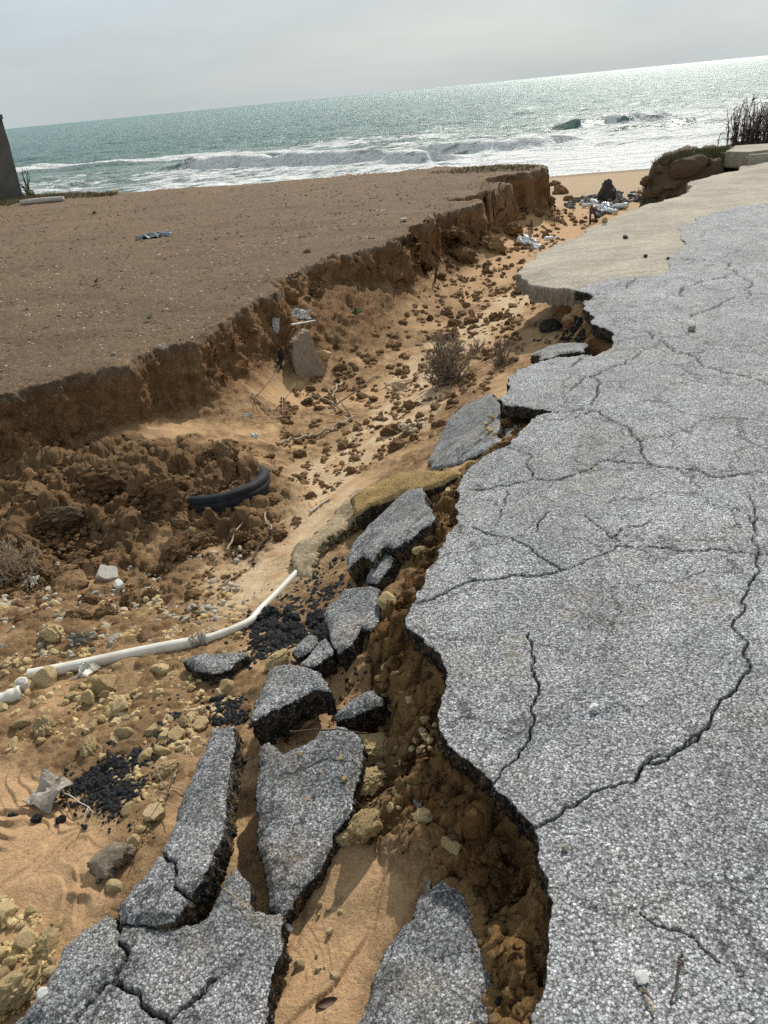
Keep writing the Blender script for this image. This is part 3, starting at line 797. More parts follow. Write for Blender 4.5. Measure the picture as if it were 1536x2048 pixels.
def build_road():
    cols = np.concatenate([np.arange(-12, 47, 0.085), np.arange(47, 180, 3.0)])
    r = [0.45]
    while r[-1] < 17:
        r.append(r[-1] + max(0.0035, (r[-1] ** 2 + CAM[2] ** 2) / (CAM[2] * 770) * 1.0))
    r = np.array(r)
    X, Y = polar(cols, r)
    ins = sdf(X.ravel(), Y.ravel(), ROADJ).reshape(X.shape) < 0
    jit = np.minimum(np.gradient(r)[None, :], 0.02) * np.ones((len(cols), 1))
    jit = np.minimum(jit, (np.radians(0.085) * r)[None, :] * 1.3)
    def dark(x, y):
        c = road_crack(x, y)
        for px, py, r, a in ((1195, 1225, .16, .5), (1210, 890, .34, .3), (1240, 960, .3, .28), (1150, 1000, .25, .22), (1430, 1300, .35, .18), (1330, 700, .8, .2), (1230, 1340, .3, .15)):
            p = un(px, py); c = np.maximum(c, a * sm(r, 0, np.hypot(x - p[0], y - p[1]) + 0.25 * r * fb2(x * 7, y * 7, 4, 19)) * sm(-.35, .35, fb2(x * 20, y * 20, 3, 29)))
        return c
    me = slab_mesh('road', X, Y, ins, road_z, 0.075, jit, 5, road_dust, dark, bottom=True, lv=4)
    tag(link('road', me, [M['asphalt'], M['tar']]), 'cracked grey asphalt road with a broken left edge', 'road', None, 'structure')

build_road()

def concrete_mat():
    m, nt, b = mat('worn_concrete_paving'); k = N(nt); v = k.obj()
    vo = k.voro(v, 70); sc = k.new('ShaderNodeSeparateColor'); k.ln(vo.outputs['Color'], sc.inputs[0])
    col = k.ramp(k.noise(v, 1.3, 6, 0.62), [(0.3, (0.26, 0.233, 0.19)), (0.5, (0.37, 0.33, 0.26)), (0.75, (0.43, 0.375, 0.285))])
    col = k.mix(1.0, col, k.rng(sc.outputs[0], 0, 1, 0.72, 1.25), 'MULTIPLY')
    mp = k.new('ShaderNodeMapping'); mp.inputs['Rotation'].default_value = (0, 0, 0.5); mp.inputs['Scale'].default_value = (1, 9, 1); k.ln(v, mp.inputs[0])
    col = k.mix(1.0, col, k.rng(k.noise(mp.outputs[0], 2.0, 5, 0.7), 0.3, 0.7, 0.72, 1.16), 'MULTIPLY')
    at = k.attr('dust'); col = k.mix(k.math('MULTIPLY', at.outputs['Fac'], 0.75), col, (0.17, 0.135, 0.095))
    k.ln(col, b.inputs['Base Color']); b.inputs['Roughness'].default_value = 0.9; b.inputs['Specular IOR Level'].default_value = 0.25
    n1 = k.bump(k.noise(v, 30, 6, 0.7), 0.6, 0.012)
    k.ln(k.bump(sc.outputs[1], 0.5, 0.003, n1), b.inputs['Normal'])
    return m
M['concrete'] = concrete_mat()

def build_pave():
    cols = np.concatenate([np.arange(8, 44, 0.07), np.arange(44, 70, 1.0)])
    r = np.arange(6.2, 26, 0.028)
    X, Y = polar(cols, r)
    ins = sdf(X.ravel(), Y.ravel(), PAVEJ).reshape(X.shape) < 0
    def zt(x, y): return -0.012 + 0.010 * (fb2(x * 0.8, y * 0.8, 3, 13)) - 0.012 + 0.004 * fb2(x * 7, y * 7, 3, 14) - 0.03 * sm(0.35, 0.0, -sdf(x, y, PAVE))
    me = slab_mesh('pavement', X, Y, ins, zt, 0.15, 0.012, 6, lambda x, y: 0.5 * sm(0.0, 0.5, fb2(x * 1.2, y * 1.2, 4, 55)), None, bottom=False, lv=5)
    tag(link('pavement', me, [M['concrete'], M['concrete']]), 'pale worn concrete apron beside the asphalt', 'pavement', None, 'structure')

build_pave()

CH_N = 0
def chunk(name, label, cat, px, tri, thick=0.075, res=0.006, cracks=(), group='broken pieces of asphalt', mats=None, dustf=0.25, seed=None, bow=0.01, edge=0.010, side=0.6):
    global CH_N
    CH_N += 1; sd = seed or 200 + CH_N
    P3 = np.array([un(*t[:2], t[2]) for t in tri])
    n = np.cross(P3[1] - P3[0], P3[2] - P3[0]); n /= np.linalg.norm(n)
    if n[2] < 0: n = -n
    a = np.array(px, float); d = ray(a[:, 0], a[:, 1])
    t = ((P3[0] - CAM) @ n) / (d @ n)
    W = CAM + d * t[:, None]
    c = W.mean(0)
    ex = np.array([1.0, 0, 0]); ex -= n * (ex @ n); ex /= np.linalg.norm(ex); ey = np.cross(n, ex)
    loc = lambda Q: np.stack([(Q - c) @ ex, (Q - c) @ ey], 1)
    P0 = loc(W); P0 = P0 * 1.025; poly = jag(P0, 0.09, 3, True, sd)
    lo = poly.min(0) - res; hi = poly.max(0) + res
    X, Y = np.meshgrid(np.arange(lo[0], hi[0], res), np.arange(lo[1], hi[1], res), indexing='ij')
    ins = inside(X.ravel(), Y.ravel(), poly).reshape(X.shape)
    cl = []
    for k, (w, cp) in enumerate(cracks):
        b = np.array(cp, float); dd = ray(b[:, 0], b[:, 1]); tt = ((P3[0] - CAM) @ n) / (dd @ n)
        cl.append((w, jag(loc(CAM + dd * tt[:, None]), 0.2, 3, False, sd + k)))
    def cf(x, y):
        o = np.zeros(len(x))
        for w, L in cl: o = np.maximum(o, sm(w * (0.7 + 0.5 * fb2(x * 14, y * 14, 2, 9)) + 0.002, w * 0.3, line_d(x, y, L)))
        return o
    def zt(x, y): return bow * fb2(x * 3.5, y * 3.5, 2, sd) + 0.004 * fb2(x * 18, y * 18, 3, sd + 1) + 0.0022 * fb2(x * 70, y * 70, 2, sd + 2) - 0.012 * sm(0.03, 0.0, -sdf(x, y, poly)) - 0.025 * cf(x, y)
    def du(x, y): return np.clip(dustf * 1.5, 0, 1) * np.maximum(sm(-0.1, 0.4, fb2(x * 4, y * 4, 4, sd + 3)), 0.6 * sm(0.05, 0.0, -sdf(x, y, poly)) * sm(-.2, .3, fb2(x * 7, y * 7, 3, sd + 4)))
    me = slab_mesh(name, X, Y, ins, zt, thick, res, sd, du, cf, True, 6, rough_edge=edge, side=side)
    o = link(name, me, mats or [M['dusty'], M['tar']])
    R = Matrix(((ex[0], ey[0], n[0], c[0]), (ex[1], ey[1], n[1], c[1]), (ex[2], ey[2], n[2], c[2]), (0, 0, 0, 1)))
    o.matrix_world = R
    return tag(o, label, cat, group)

chunk('asphalt_slab', 'long narrow strip of grey asphalt leaning beside the dark gap', 'asphalt slab',
      [(420, 1454), (465, 1450), (467, 1490), (455, 1540), (449, 1600), (441, 1669), (422, 1704), (418, 1723), (375, 1794), (352, 1825), (338, 1838), (236, 1838), (229, 1809), (250, 1782), (301, 1723), (332, 1677), (352, 1606), (375, 1559), (391, 1520)],
      [(442, 1452, -.20), (340, 1841, -.235), (240, 1812, -.27)], 0.085, 0.005, [(.006, [(300, 1690), (320, 1705), (350, 1725), (375, 1790)])], dustf=0.1, side=1.0)
chunk('asphalt_slab', 'widest cracked asphalt slab, pale speckled, in the bottom left corner', 'asphalt slab',
      [(219, 1821), (236, 1842), (340, 1842), (391, 1845), (414, 1825), (437, 1774), (465, 1727), (488, 1755), (500, 1817), (555, 1821), (563, 1841), (558, 1899), (541, 1930), (532, 1977), (524, 2048), (515, 2120), (300, 2160), (-60, 2150), (16, 2048), (59, 2012), (86, 1973), (113, 1930), (125, 1887), (164, 1852)],
      [(220, 1825, -.275), (555, 1821, -.25), (300, 2100, -.27)], 0.09, 0.0045,
      [(.007, [(230, 1835), (234, 1880), (254, 1903), (242, 1930), (227, 1962), (250, 1977), (281, 2009), (312, 2028), (340, 2052)]), (.005, [(227, 1962), (195, 1985), (172, 2009), (140, 2050)]), (.005, [(336, 2044), (363, 2016), (391, 1997), (430, 1960)])], dustf=0.3)
chunk('asphalt_slab', 'tall pointed asphalt slab scattered with ochre crumbs between two gaps', 'asphalt slab',
      [(518, 1493), (535, 1480), (564, 1506), (600, 1490), (628, 1476), (636, 1459), (687, 1451), (721, 1476), (721, 1535), (704, 1578), (695, 1633), (666, 1662), (662, 1688), (611, 1764), (585, 1806), (564, 1827), (535, 1810), (530, 1760), (513, 1688), (509, 1578)],
      [(520, 1490, -.25), (715, 1480, -.215), (570, 1822, -.325)], 0.075, 0.0045, dustf=0.45, side=.85)
chunk('asphalt_slab', 'dark blue grey slab at the bottom edge half buried in brown soil', 'asphalt slab',
      [(843, 1781), (894, 1743), (930, 1772), (960, 1865), (1000, 1920), (1030, 1955), (1040, 2010), (1030, 2120), (690, 2130), (708, 2048), (729, 2005), (742, 1950), (763, 1908), (780, 1878), (822, 1832)],
      [(894, 1743, -.215), (700, 2100, -.28), (1000, 2100, -.22)], 0.07, 0.0045, dustf=0.5)
chunk('asphalt_slab', 'thin blade of asphalt standing on edge beside the brown soil', 'asphalt slab',
      [(818, 1590), (836, 1600), (846, 1660), (856, 1720), (852, 1775), (838, 1782), (832, 1720), (822, 1650)],
      [(820, 1600, -.22), (855, 1720, -.22), (840, 1780, -.26)], 0.05, 0.004, dustf=0.6)
chunk('asphalt_chunk', 'thick asphalt chunk with a black broken front face over a hollow', 'asphalt chunk',
      [(497, 1428), (510, 1395), (535, 1339), (552, 1327), (594, 1325), (619, 1331), (649, 1352), (664, 1380), (628, 1375), (590, 1395), (543, 1416), (509, 1440)],
      [(535, 1330, -.23), (655, 1355, -.20), (505, 1437, -.215)], 0.115, 0.0045, dustf=0.2)
chunk('asphalt_chunk', 'small rounded asphalt chunk leaning on the two-step piece', 'asphalt chunk',
      [(581, 1301), (600, 1275), (611, 1265), (628, 1265), (637, 1280), (619, 1301), (592, 1315)],
      [(585, 1300, -.30), (630, 1266, -.27), (620, 1301, -.29)], 0.06, 0.0045)
chunk('asphalt_chunk', 'small square asphalt chunk in front of the pale flat slab', 'asphalt chunk',
      [(594, 1327), (620, 1300), (638, 1278), (650, 1267), (665, 1305), (630, 1330)],
      [(596, 1326, -.255), (650, 1268, -.25), (660, 1310, -.25)], 0.08, 0.0045)
chunk('asphalt_chunk', 'pale flat asphalt slab with notched lower edge between black crumbs and soil', 'asphalt chunk',
      [(645, 1225), (653, 1208), (679, 1187), (687, 1174), (738, 1168), (757, 1174), (759, 1212), (755, 1238), (742, 1255), (721, 1250), (704, 1284), (674, 1305), (666, 1289), (649, 1242)],
      [(650, 1225, -.24), (757, 1174, -.20), (675, 1305, -.235)], 0.095, 0.005)
chunk('asphalt_chunk', 'biggest tilted asphalt block on the gully side, thick dark right side', 'asphalt chunk',
      [(691, 1136), (693, 1107), (712, 1073), (746, 1039), (789, 997), (814, 975), (840, 971), (850, 984), (848, 997), (860, 1013), (865, 1035), (827, 1068), (784, 1094), (763, 1090), (742, 1119), (721, 1107)],
      [(700, 1110, -.22), (840, 975, -.12), (860, 1035, -.07)], 0.20, 0.0055, dustf=0.15, side=.8)
chunk('asphalt_chunk', 'narrow wedge of asphalt standing against the big tilted block', 'asphalt chunk',
      [(727, 1160), (742, 1128), (772, 1094), (782, 1111), (776, 1128), (750, 1164)],
      [(727, 1160, -.26), (772, 1094, -.19), (776, 1128, -.17)], 0.09, 0.0045)
chunk('asphalt_chunk', 'small dark asphalt chunk alone in the hollow above the tall pointed slab', 'asphalt chunk',
      [(662, 1428), (687, 1407), (721, 1382), (746, 1373), (765, 1394), (763, 1407), (704, 1434), (672, 1440)],
      [(665, 1428, -.29), (746, 1373, -.24), (763, 1407, -.25)], 0.085, 0.0045)
chunk('asphalt_chunk', 'flat asphalt chunk lying alone by the white pipe', 'asphalt chunk',
      [(360, 1318), (391, 1304), (418, 1300), (460, 1299), (496, 1300), (492, 1310), (469, 1323), (461, 1335), (422, 1345), (391, 1339)],
      [(360, 1318, -.40), (496, 1300, -.37), (422, 1345, -.385)], 0.085, 0.005)
chunk('asphalt_slab', 'large asphalt plate sloping into the gully with yellow crumbs on it', 'asphalt slab',
      [(854, 920), (873, 880), (890, 842), (924, 812), (983, 785), (1004, 804), (1000, 838), (998, 880), (966, 899), (937, 914), (905, 928), (858, 938)],
      [(858, 930, -.30), (983, 785, -.16), (996, 880, -.06)], 0.08, 0.006, [(.007, [(900, 935), (930, 905), (960, 880)])], dustf=0.3)
chunk('asphalt_slab', 'small triangular asphalt plate sunk beside the road notch', 'asphalt slab',
      [(1004, 818), (1021, 829), (1042, 852), (1021, 884), (998, 888), (1001, 850)],
      [(1004, 820, -.16), (1042, 852, -.12), (998, 888, -.09)], 0.06, 0.006)
chunk('asphalt_slab', 'upturned asphalt slab with ochre dusty top and black side', 'asphalt slab',
      [(700, 1000), (742, 968), (772, 952), (822, 939), (915, 937), (924, 948), (873, 969), (839, 978), (801, 985), (740, 1010), (712, 1030)],
      [(742, 973, -.25), (915, 939, -.07), (801, 978, -.19)], 0.13, 0.006, mats=[M['ochretop'], M['tar']], dustf=1.0, bow=0.03)
chunk('mortar_slab', 'beige crumbly slab lying upside down across the sandy slope', 'mortar slab',
      [(583, 1113), (594, 1090), (632, 1056), (670, 1018), (700, 988), (721, 975), (742, 984), (755, 997), (712, 1035), (687, 1056), (653, 1081), (632, 1102), (621, 1145), (594, 1147)],
      [(583, 1111, -.44), (742, 984, -.33), (619, 1145, -.42)], 0.07, 0.006, mats=[M['beige'], M['beige']], dustf=0.8, group=None, bow=0.05, edge=0.03)
chunk('asphalt_slab', 'sagging strip of asphalt just below the notch in the road edge', 'asphalt slab',
      [(1060, 708), (1087, 693), (1120, 686), (1174, 686), (1168, 699), (1122, 705), (1078, 718)],
      [(1062, 706, -.16), (1174, 688, -.12), (1165, 700, -.04)], 0.07, 0.008)

# ------------------------------------------------------------------ sea
CREST = [  # height, half width, foam, pixels
    (1.0, 1.7, 1.0, [(400, 331), (440, 329), (480, 327), (530, 325), (570, 322), (640, 320), (720, 318), (850, 313)]),
    (0.8, 1.7, 0.8, [(860, 300), (920, 296), (1000, 292), (1050, 287), (1095, 281)]),
    (0.35, 2.0, 1.0, [(20, 338), (80, 331), (160, 326), (260, 318), (360, 310), (470, 303), (560, 300)]),
    (1.0, 2.4, 0.15, [(1172, 249), (1205, 245), (1240, 241), (1262, 238)]),
    (0.75, 2.4, 0.75, [(1252, 240), (1278, 236), (1305, 231)]),
    (0.45, 2.0, 0.19, [(1258, 252), (1300, 249), (1340, 245), (1370, 242)]),
    (0.3, 2.2, 0.8, [(640, 285), (720, 279), (800, 272), (880, 268)]),
    (0.10, 2.2, 0.9, [(1250, 226), (1330, 221), (1420, 215), (1480, 210)]),
    (0.3, 1.6, 0.35, [(120, 368), (200, 358), (300, 352), (420, 344)]),
    (0.25, 1.6, 0.5, [(520, 340), (640, 336), (760, 330), (860, 325)]),
]
def build_sea():
    cols = np.concatenate([np.arange(-90, -36, 2), np.arange(-36, 40, 0.085), np.arange(40, 91, 2)])
    dep = np.linspace(0.165, 0.0, 760)[:-1]
    r = (CAM[2] - SEA_Z) / (dep ** 1.0 * 1.0)
    r = np.concatenate([r[r < 4500], [6000, 9000, 14000, 22000]])
    X, Y = polar(cols, r); x = X.ravel(); y = Y.ravel(); rr = np.hypot(x, y)
    t = np.array([SHN[1], -SHN[0]])
    u = x * t[0] + y * t[1]; v = shore_v(x, y)
    fade = 1 / (1 + (rr / 160) ** 2)
    uu = u + 2 * fb2(u * .05, v * .05, 2, 5); 
    ch = 1.6 * fb2(uu * 0.10, v * 0.30 + 0.5 * fb2(u * .1, v * .1, 2, 8), 4, 210, 0.55)
    ch = np.where(ch > 0, ch ** 1.0, ch * 0.6)
    z = 0.46 * ch * (0.25 + 0.75 * sm(0, 16, v)) * np.where(rr < 900, 1, 0.4) + 0.0
    foam = np.zeros(len(x))
    foam += 0.80 * sm(4.0, 0.5, v + 1.2 * fb2(u * .15, v * .15, 3, 220))
    foam += 0.58 * sm(42, 9, v + 5 * fb2(u * .06, v * .08, 3, 221)) * (0.6 + 0.6 * sm(-30, 10, x))
    foam += 0.42 * sm(-8, 25, x - 0.08 * y) * sm(85, 25, v)
    foam += 0.22 * sm(110, 30, v)
    near = rr < 220
    for hgt, wd, fo, pts in CREST:
        L = unl(pts, SEA_Z + 0.3)
        xs, ys = x[near], y[near]
        d = line_d(xs, ys, L) + 0.5 * fb2(xs * .4, ys * .4, 2, 230)
        side = shore_v(xs, ys) - np.interp(xs, L[np.argsort(L[:, 0]), 0], shore_v(L[:, 0], L[:, 1])[np.argsort(L[:, 0])])
        mod = 0.75 + 0.5 * fb2(xs * .25, ys * .25, 2, 231)
        zz = hgt * mod * np.exp(-(d / np.where(side < 0, wd * 0.28, wd)) ** 2)
        z[near] = np.maximum(z[near], z[near] * 0.5 + zz)
        fr = np.exp(-((d - 0.0) / (wd * 0.9)) ** 2)
        front = np.exp(-(np.maximum(-side, 0) / 5.0) ** 2) * (side < 0) * np.exp(-(d / 5.5) ** 2)
        back = np.exp(-(np.maximum(side, 0) / (2.0)) ** 2) * np.exp(-(d / 3) ** 2)
        if fo < 0.2: foam[near] *= 1 - 0.85 * np.exp(-((d + 0) / wd) ** 2) * (side < 0.4)
        foam[near] = np.maximum(foam[near], fo * np.maximum(np.maximum(front, fr), back * 0.8) * (0.8 + 0.4 * mod))
    cap = sm(0.38, 0.6, fb2(uu * 0.055, v * 0.20, 4, 240)) * sm(600, 150, rr)
    foam = np.maximum(foam, 0.6 * cap)
    V = np.stack([x, y, SEA_Z + z], 1)
    me = np_mesh('sea', V, [grid_faces(len(cols), len(r))])
    vattr(me, 'foam', np.clip(foam, 0, 1.2))
    sh = sm(70, 12, v) * 0.8
    vattr(me, 'shallow', sh)
    m, nt, b = mat('sea_water'); k = N(nt); p = k.obj()
    mp = k.new('ShaderNodeMapping'); mp.inputs['Scale'].default_value = (0.45, 1.0, 1.0); mp.inputs['Rotation'].default_value = (0, 0, 0.16); k.ln(p, mp.inputs[0]); pv = mp.outputs[0]
    fo = k.attr('foam').outputs['Fac']
    nA = k.noise(pv, 1.5, 9, 0.68); nB = k.noise(pv, 0.30, 4, 0.5)
    vr = k.voro(pv, 1.6); lace = k.rng(vr.outputs['Distance'], 0.2, 0.75, 0.0, 0.22)
    thr = k.math('ADD', k.math('ADD', k.math('MULTIPLY', k.math('SUBTRACT', nA, 0.5), 1.5), k.math('ADD', lace, 0.42)), k.math('MULTIPLY', k.math('SUBTRACT', nB, 0.5), 0.7))
    mask = k.math('SUBTRACT', k.math('ADD', thr, k.math('MULTIPLY', fo, 0.62)), 0.92)
    mask = k.rng(mask, 0.0, 0.14, 0, 1)
    wat = k.mix(k.attr('shallow').outputs['Fac'], (0.095, 0.20, 0.19), (0.25, 0.30, 0.27))
    wat = k.mix(k.rng(k.noise(pv, 0.06, 4), 0.35, 0.7, 0, 0.5), wat, (0.12, 0.235, 0.21))
    col = k.mix(mask, wat, (0.80, 0.81, 0.80))
    k.ln(col, b.inputs['Base Color'])
    b.inputs['IOR'].default_value = 1.333
    k.ln(k.mix(mask, 0.33, 0.8), b.inputs['Roughness'])
    n0 = k.bump(k.noise(pv, 0.28, 3, 0.5), 1.0, 1.6)
    n1 = k.bump(k.noise(pv, 0.9, 6, 0.62), 1.0, 1.5, n0)
    n2_ = k.bump(k.noise(pv, 5.5, 4, 0.6), 1.0, 0.14, n1)
    k.ln(n2_, b.inputs['Normal'])
    tag(link('sea', me, m), 'choppy green sea with foaming breakers', 'sea', None, 'structure')
build_sea()

# ------------------------------------------------------------------ stones and clods
def ico(n):
    bm = bmesh.new(); bmesh.ops.create_icosphere(bm, subdivisions=n, radius=1)
    V = np.array([v.co[:] for v in bm.verts]); Fc = np.array([[v.index for v in f.verts] for f in bm.faces]); bm.free()
    return V, Fc
ICO = {n: ico(n) for n in (1, 2, 3, 4, 5)}

def rock_np(seed, kind, lev):
    rs = np.random.RandomState(seed); V, Fc = ICO[lev]; V = V.copy()
    if kind == 'stone':
        V *= (1 + 0.22 * n3(V * 1.2 + seed * 3.1, seed))[:, None]
        for _ in range(rs.randint(7, 12)):
            n = rs.normal(size=3); n /= np.linalg.norm(n); d = rs.uniform(.5, .88)
            e = V @ n - d; V -= n * (np.maximum(e, 0) * 0.97)[:, None]
        V *= (1 + 0.15 * fb3(V * 2.6 + seed, 5, seed, .62))[:, None]
        V *= [1, rs.uniform(.7, .98), rs.uniform(.65, .95)]
    else:
        V *= (1 + 0.42 * fb3(V * 1.7 + seed * 2.3, 3, seed) + 0.55 * np.abs(fb3(V * 3.6 + seed, 4, seed + 7, .68)) + 0.16 * fb3(V * 9.0 - seed, 3, seed + 13, .7) - 0.12)[:, None]
        for _ in range(3):
            n = rs.normal(size=3); n /= np.linalg.norm(n); d = rs.uniform(.7, .95)
            e = V @ n - d; V -= n * (np.maximum(e, 0) * 0.7)[:, None]
        V *= [1, rs.uniform(.7, 1), rs.uniform(.55, .85)]
    V /= np.abs(V[:, :2]).max()
    return V, Fc

LIB = {}
def shp(me):
    me.set_sharp_from_angle(angle=math.radians(26)); return me
for kind in ('stone', 'clod'):
    for lev, cnt in ((3, 12), (4, 9)):
        LIB[kind, lev] = [shp(np_mesh(('limestone' if kind == 'stone' else 'clod'), *(lambda a: (a[0], [a[1]]))(rock_np(500 + 31 * s + lev, kind, lev if kind == 'stone' else lev + 1 - (lev == 4))), smooth=True)) for s in range(cnt)]
MLIB = {}
def rock(name, label, cat, group, px, py, rpx, kind='stone', m='ochre', lift=0.25, z=None, sq=None, rot=None, on=None, lev=None):
    p = un(px, py, on) if on is not None else hit([px], [py])[0]
    dist = np.linalg.norm(p - CAM); s = rpx * dist / F
    lev = lev or (4 if rpx > 16 else 3)
    key = (kind, lev, rnd.randrange(len(LIB[kind, lev])), m)
    if key not in MLIB:
        me = LIB[key[:2]][key[2]].copy(); me.name = name; me.materials.append(M[m]); MLIB[key] = me
    o = bpy.data.objects.new(name, MLIB[key]); COL.objects.link(o)
    o.location = (p[0], p[1], p[2] + s * lift)
    o.rotation_euler = rot or (rnd.uniform(-.35, .35), rnd.uniform(-.35, .35), rnd.uniform(0, 6.28))
    q = sq or (1, rnd.uniform(.8, 1), rnd.uniform(.8, 1.05))
    o.scale = (s * q[0], s * q[1], s * q[2])
    return tag(o, label, cat, group)

ST = 'limestone_rock'; G1 = 'single limestone rocks among the asphalt pieces'
for px, py, rp, lab in [
    (748, 1512, 42, 'largest tan rock, perched above the hollow by the tall slab'), (738, 1578, 38, 'dark ochre rock under the largest tan rock'),
    (735, 1668, 46, 'broad tan rock on the wet sand beside the tall pointed slab'), (690, 1682, 26, 'upright ochre rock leaning left of the broad tan rock'),
    (700, 1545, 18, 'knobbly pale rock just left of the dark ochre rock'), (775, 1208, 24, 'tall ochre rock between the pale flat slab and the road bank'),
    (840, 1106, 17, 'orange rock lodged against the big tilted block'), (670, 1068, 14, 'round yellow rock on the sand by the beige slab'),
    (242, 1421, 25, 'angular yellow rock alone on smooth sand below the pipe'), (94, 1362, 24, 'ochre rock touching the left end of the white pipe'),
    (105, 1278, 28, 'jagged yellow rock heap stone above the pipe end'), (180, 1400, 18, 'dark ochre rock left of the angular yellow rock'),
    (213, 1374, 25, 'craggy ochre rock just below the middle of the pipe'), (322, 1345, 22, 'pale yellow rock between the pipe and the flat chunk'),
    (95, 1462, 26, 'craggy mustard rock in the gravel at left'), (45, 1455, 20, 'yellow rock left of the craggy mustard rock'),
    (354, 1472, 20, 'yellow rock on top of the black crumbs'), (304, 1466, 17, 'yellow rock at the upper edge of the black crumbs'),
    (324, 1507, 18, 'yellow cube shaped rock at the right of the black crumbs'), (334, 1546, 28, 'big squarish ochre rock right of the black crumbs'),
    (408, 1452, 20, 'ochre rock touching the top of the long strip'), (453, 1380, 20, 'whitish rock below the flat chunk'),
    (556, 1332, 34, 'bright yellow long rock behind the thick chunk'), (180, 1506, 32, 'sand covered rock half sunk above the black crumbs'),
    (250, 1473, 20, 'pale brown rock sunk among black crumbs'), (256, 1622, 16, 'rounded ochre rock under the black crumbs'),
    (312, 1636, 24, 'ochre rock cluster stone at the left of the long strip'), (270, 1690, 17, 'small ochre rock near the swirled sand'),
    (35, 1998, 46, 'big mustard rock in the bottom left corner'), (98, 1893, 26, 'ochre rock above the corner slab at left'),
    (50, 1890, 22, 'whitish rock at the left edge above the mustard rock'), (12, 1832, 22, 'pale rock cut by the left edge of the picture'),
    (230, 1780, 17, 'tan rock beside the long strip end'), (478, 1495, 20, 'tan rock wedged between long strip and thick chunk'),
    (610, 1450, 24, 'yellow rock in shade beneath the thick chunk'), (937, 914, 11, 'yellow stone at the foot of the sloping plate'),
    (898, 986, 12, 'yellow stone beside the upturned slab end'), (827, 1403, 17, 'grey tan rounded stone under the road overhang'),
    (850, 1640, 26, 'flat ochre flake standing in the brown soil'), (905, 1700, 24, 'brown ochre lump in the soil under the road edge'),
    (650, 716, 17, 'tan angular stone right of the concrete stub'), (800, 778, 16, 'pale stone in the middle of the gully')]:
    rock(ST, lab, 'rock', None, px, py, rp, 'clod' if rp > 25 else 'stone', lift=0.55 if rp > 35 else 0.35)
rock('boulder', 'largest brown boulder of caked earth at the left below the bank', 'boulder', None, 130, 1050, 50, 'clod', 'sandstone', 0.35, sq=(1, .8, .85), rot=(0.1, -0.1, 0.4), lev=4)
rock('white_stone', 'white chalky stone on the brown rubble', 'stone', None, 213, 1157, 26, 'stone', 'pale', 0.4)
rock('white_stone', 'small bright white stone beside the chalky stone', 'stone', None, 239, 1175, 12, 'stone', 'white', 0.4)
rock('white_stone', 'bright white pebble on the corner slab edge', 'stone', None, 84, 1990, 10, 'stone', 'white', 0.4, on=-0.26)
for px, py, rp, lab in [(1188, 1417, 10, 'single white pebble in the middle of the road'), (1385, 661, 9, 'grey white stone on the far road'), (1281, 1960, 13, 'white pebble near the bottom of the road'), (1130, 1697, 9, 'grey pebble near the road edge')]:
    rock('pebble', lab, 'pebble', None, px, py, rp, 'stone', 'white' if rp > 9 else 'pale', 0.5, on=0.0, lev=3)
for px, py, rp, lab in [(1250, 476, 6, 'black stone in the middle of the concrete apron'), (1290, 514, 5, 'black stone near the asphalt edge of the apron'), (1210, 445, 9, 'tan stone on the left edge of the apron'), (1336, 518, 4, 'tiny dark stone on the asphalt border of the apron')]:
    rock('pebble', lab, 'pebble', None, px, py, rp, 'stone', 'ochre' if rp == 9 else 'darkrock', 0.4, on=-0.02, lev=3)
for px, py, rp, lab, q in [(1368, 352, 36, 'largest smooth sandstone block under the far grassy bank', (1, .6, .7)), (1318, 348, 19, 'tilted sandstone block left of the largest one', (1, .7, .8)), (1414, 332, 20, 'flat ochre block under the concrete slab', (1, .6, .5)),
                           (1345, 380, 22, 'low sandstone block at the paving edge', (1, .7, .6)), (1295, 372, 20, 'brown sandstone block on the beach sand', (1, .7, .7)), (1305, 395, 20, 'dark sandstone block half behind the paving', (1, .8, .7)), (1450, 330, 24, 'shaded sandstone block beneath the concrete slab end', (1, .7, .7))]:
    rock('sandstone_block', lab, 'rock', 'sandstone blocks by the far bank', px, py, rp, 'clod' if rp < 23 else 'stone', 'sandstone', 0.35, sq=q, lev=4)
for px, py, rp, lab in [(230, 965, 55, 'big crumbly clod heap in the middle of the earth slump'), (330, 985, 45, 'crumbly clod left of the tyre'), (450, 925, 42, 'clod resting on the tyre filling'), (350, 1110, 42, 'large dark clod below the tyre'), (400, 1085, 28, 'dark clod touching the rubble right of the largest dark one'),
                        (205, 1050, 26, 'clod beside the largest boulder'), (165, 1240, 34, 'clod above the middle of the pipe, left side'), (180, 1205, 26, 'reddish clod below the chalky stone'), (290, 1280, 22, 'clod resting on the pipe'),
                        (70, 1000, 40, 'clod at the left edge of the slump'), (20, 1130, 28, 'dark clod by the dry branches'), (560, 1075, 22, 'clod near the two sticks'), (680, 740, 18, 'dark clod right of the concrete stub'), (725, 796, 15, 'round clod in the middle of bare sand'), (820, 816, 19, 'dark round clod in mid gully'), (785, 868, 26, 'wide dark clod patch above the beige slab'), (795, 898, 26, 'dark clod patch in front of the wide one'), (705, 945, 17, 'dark clod on pale sand'), (1100, 660, 26, 'black lump under the road notch'), (1140, 650, 24, 'dark lump deepest in the road notch'), (930, 520, 28, 'clod slumped at the foot of the far bank'), (985, 500, 30, 'large slumped clod by the far bank'), (900, 470, 22, 'clod on the talus of the far bank'), (1020, 465, 26, 'upright leaning clod slab at the far bank')]:
    rock('soil_clod', lab, 'soil clod', 'large single soil clods', px, py, rp, 'clod', 'darkrock' if 'black' in lab else 'clod', 0.2)

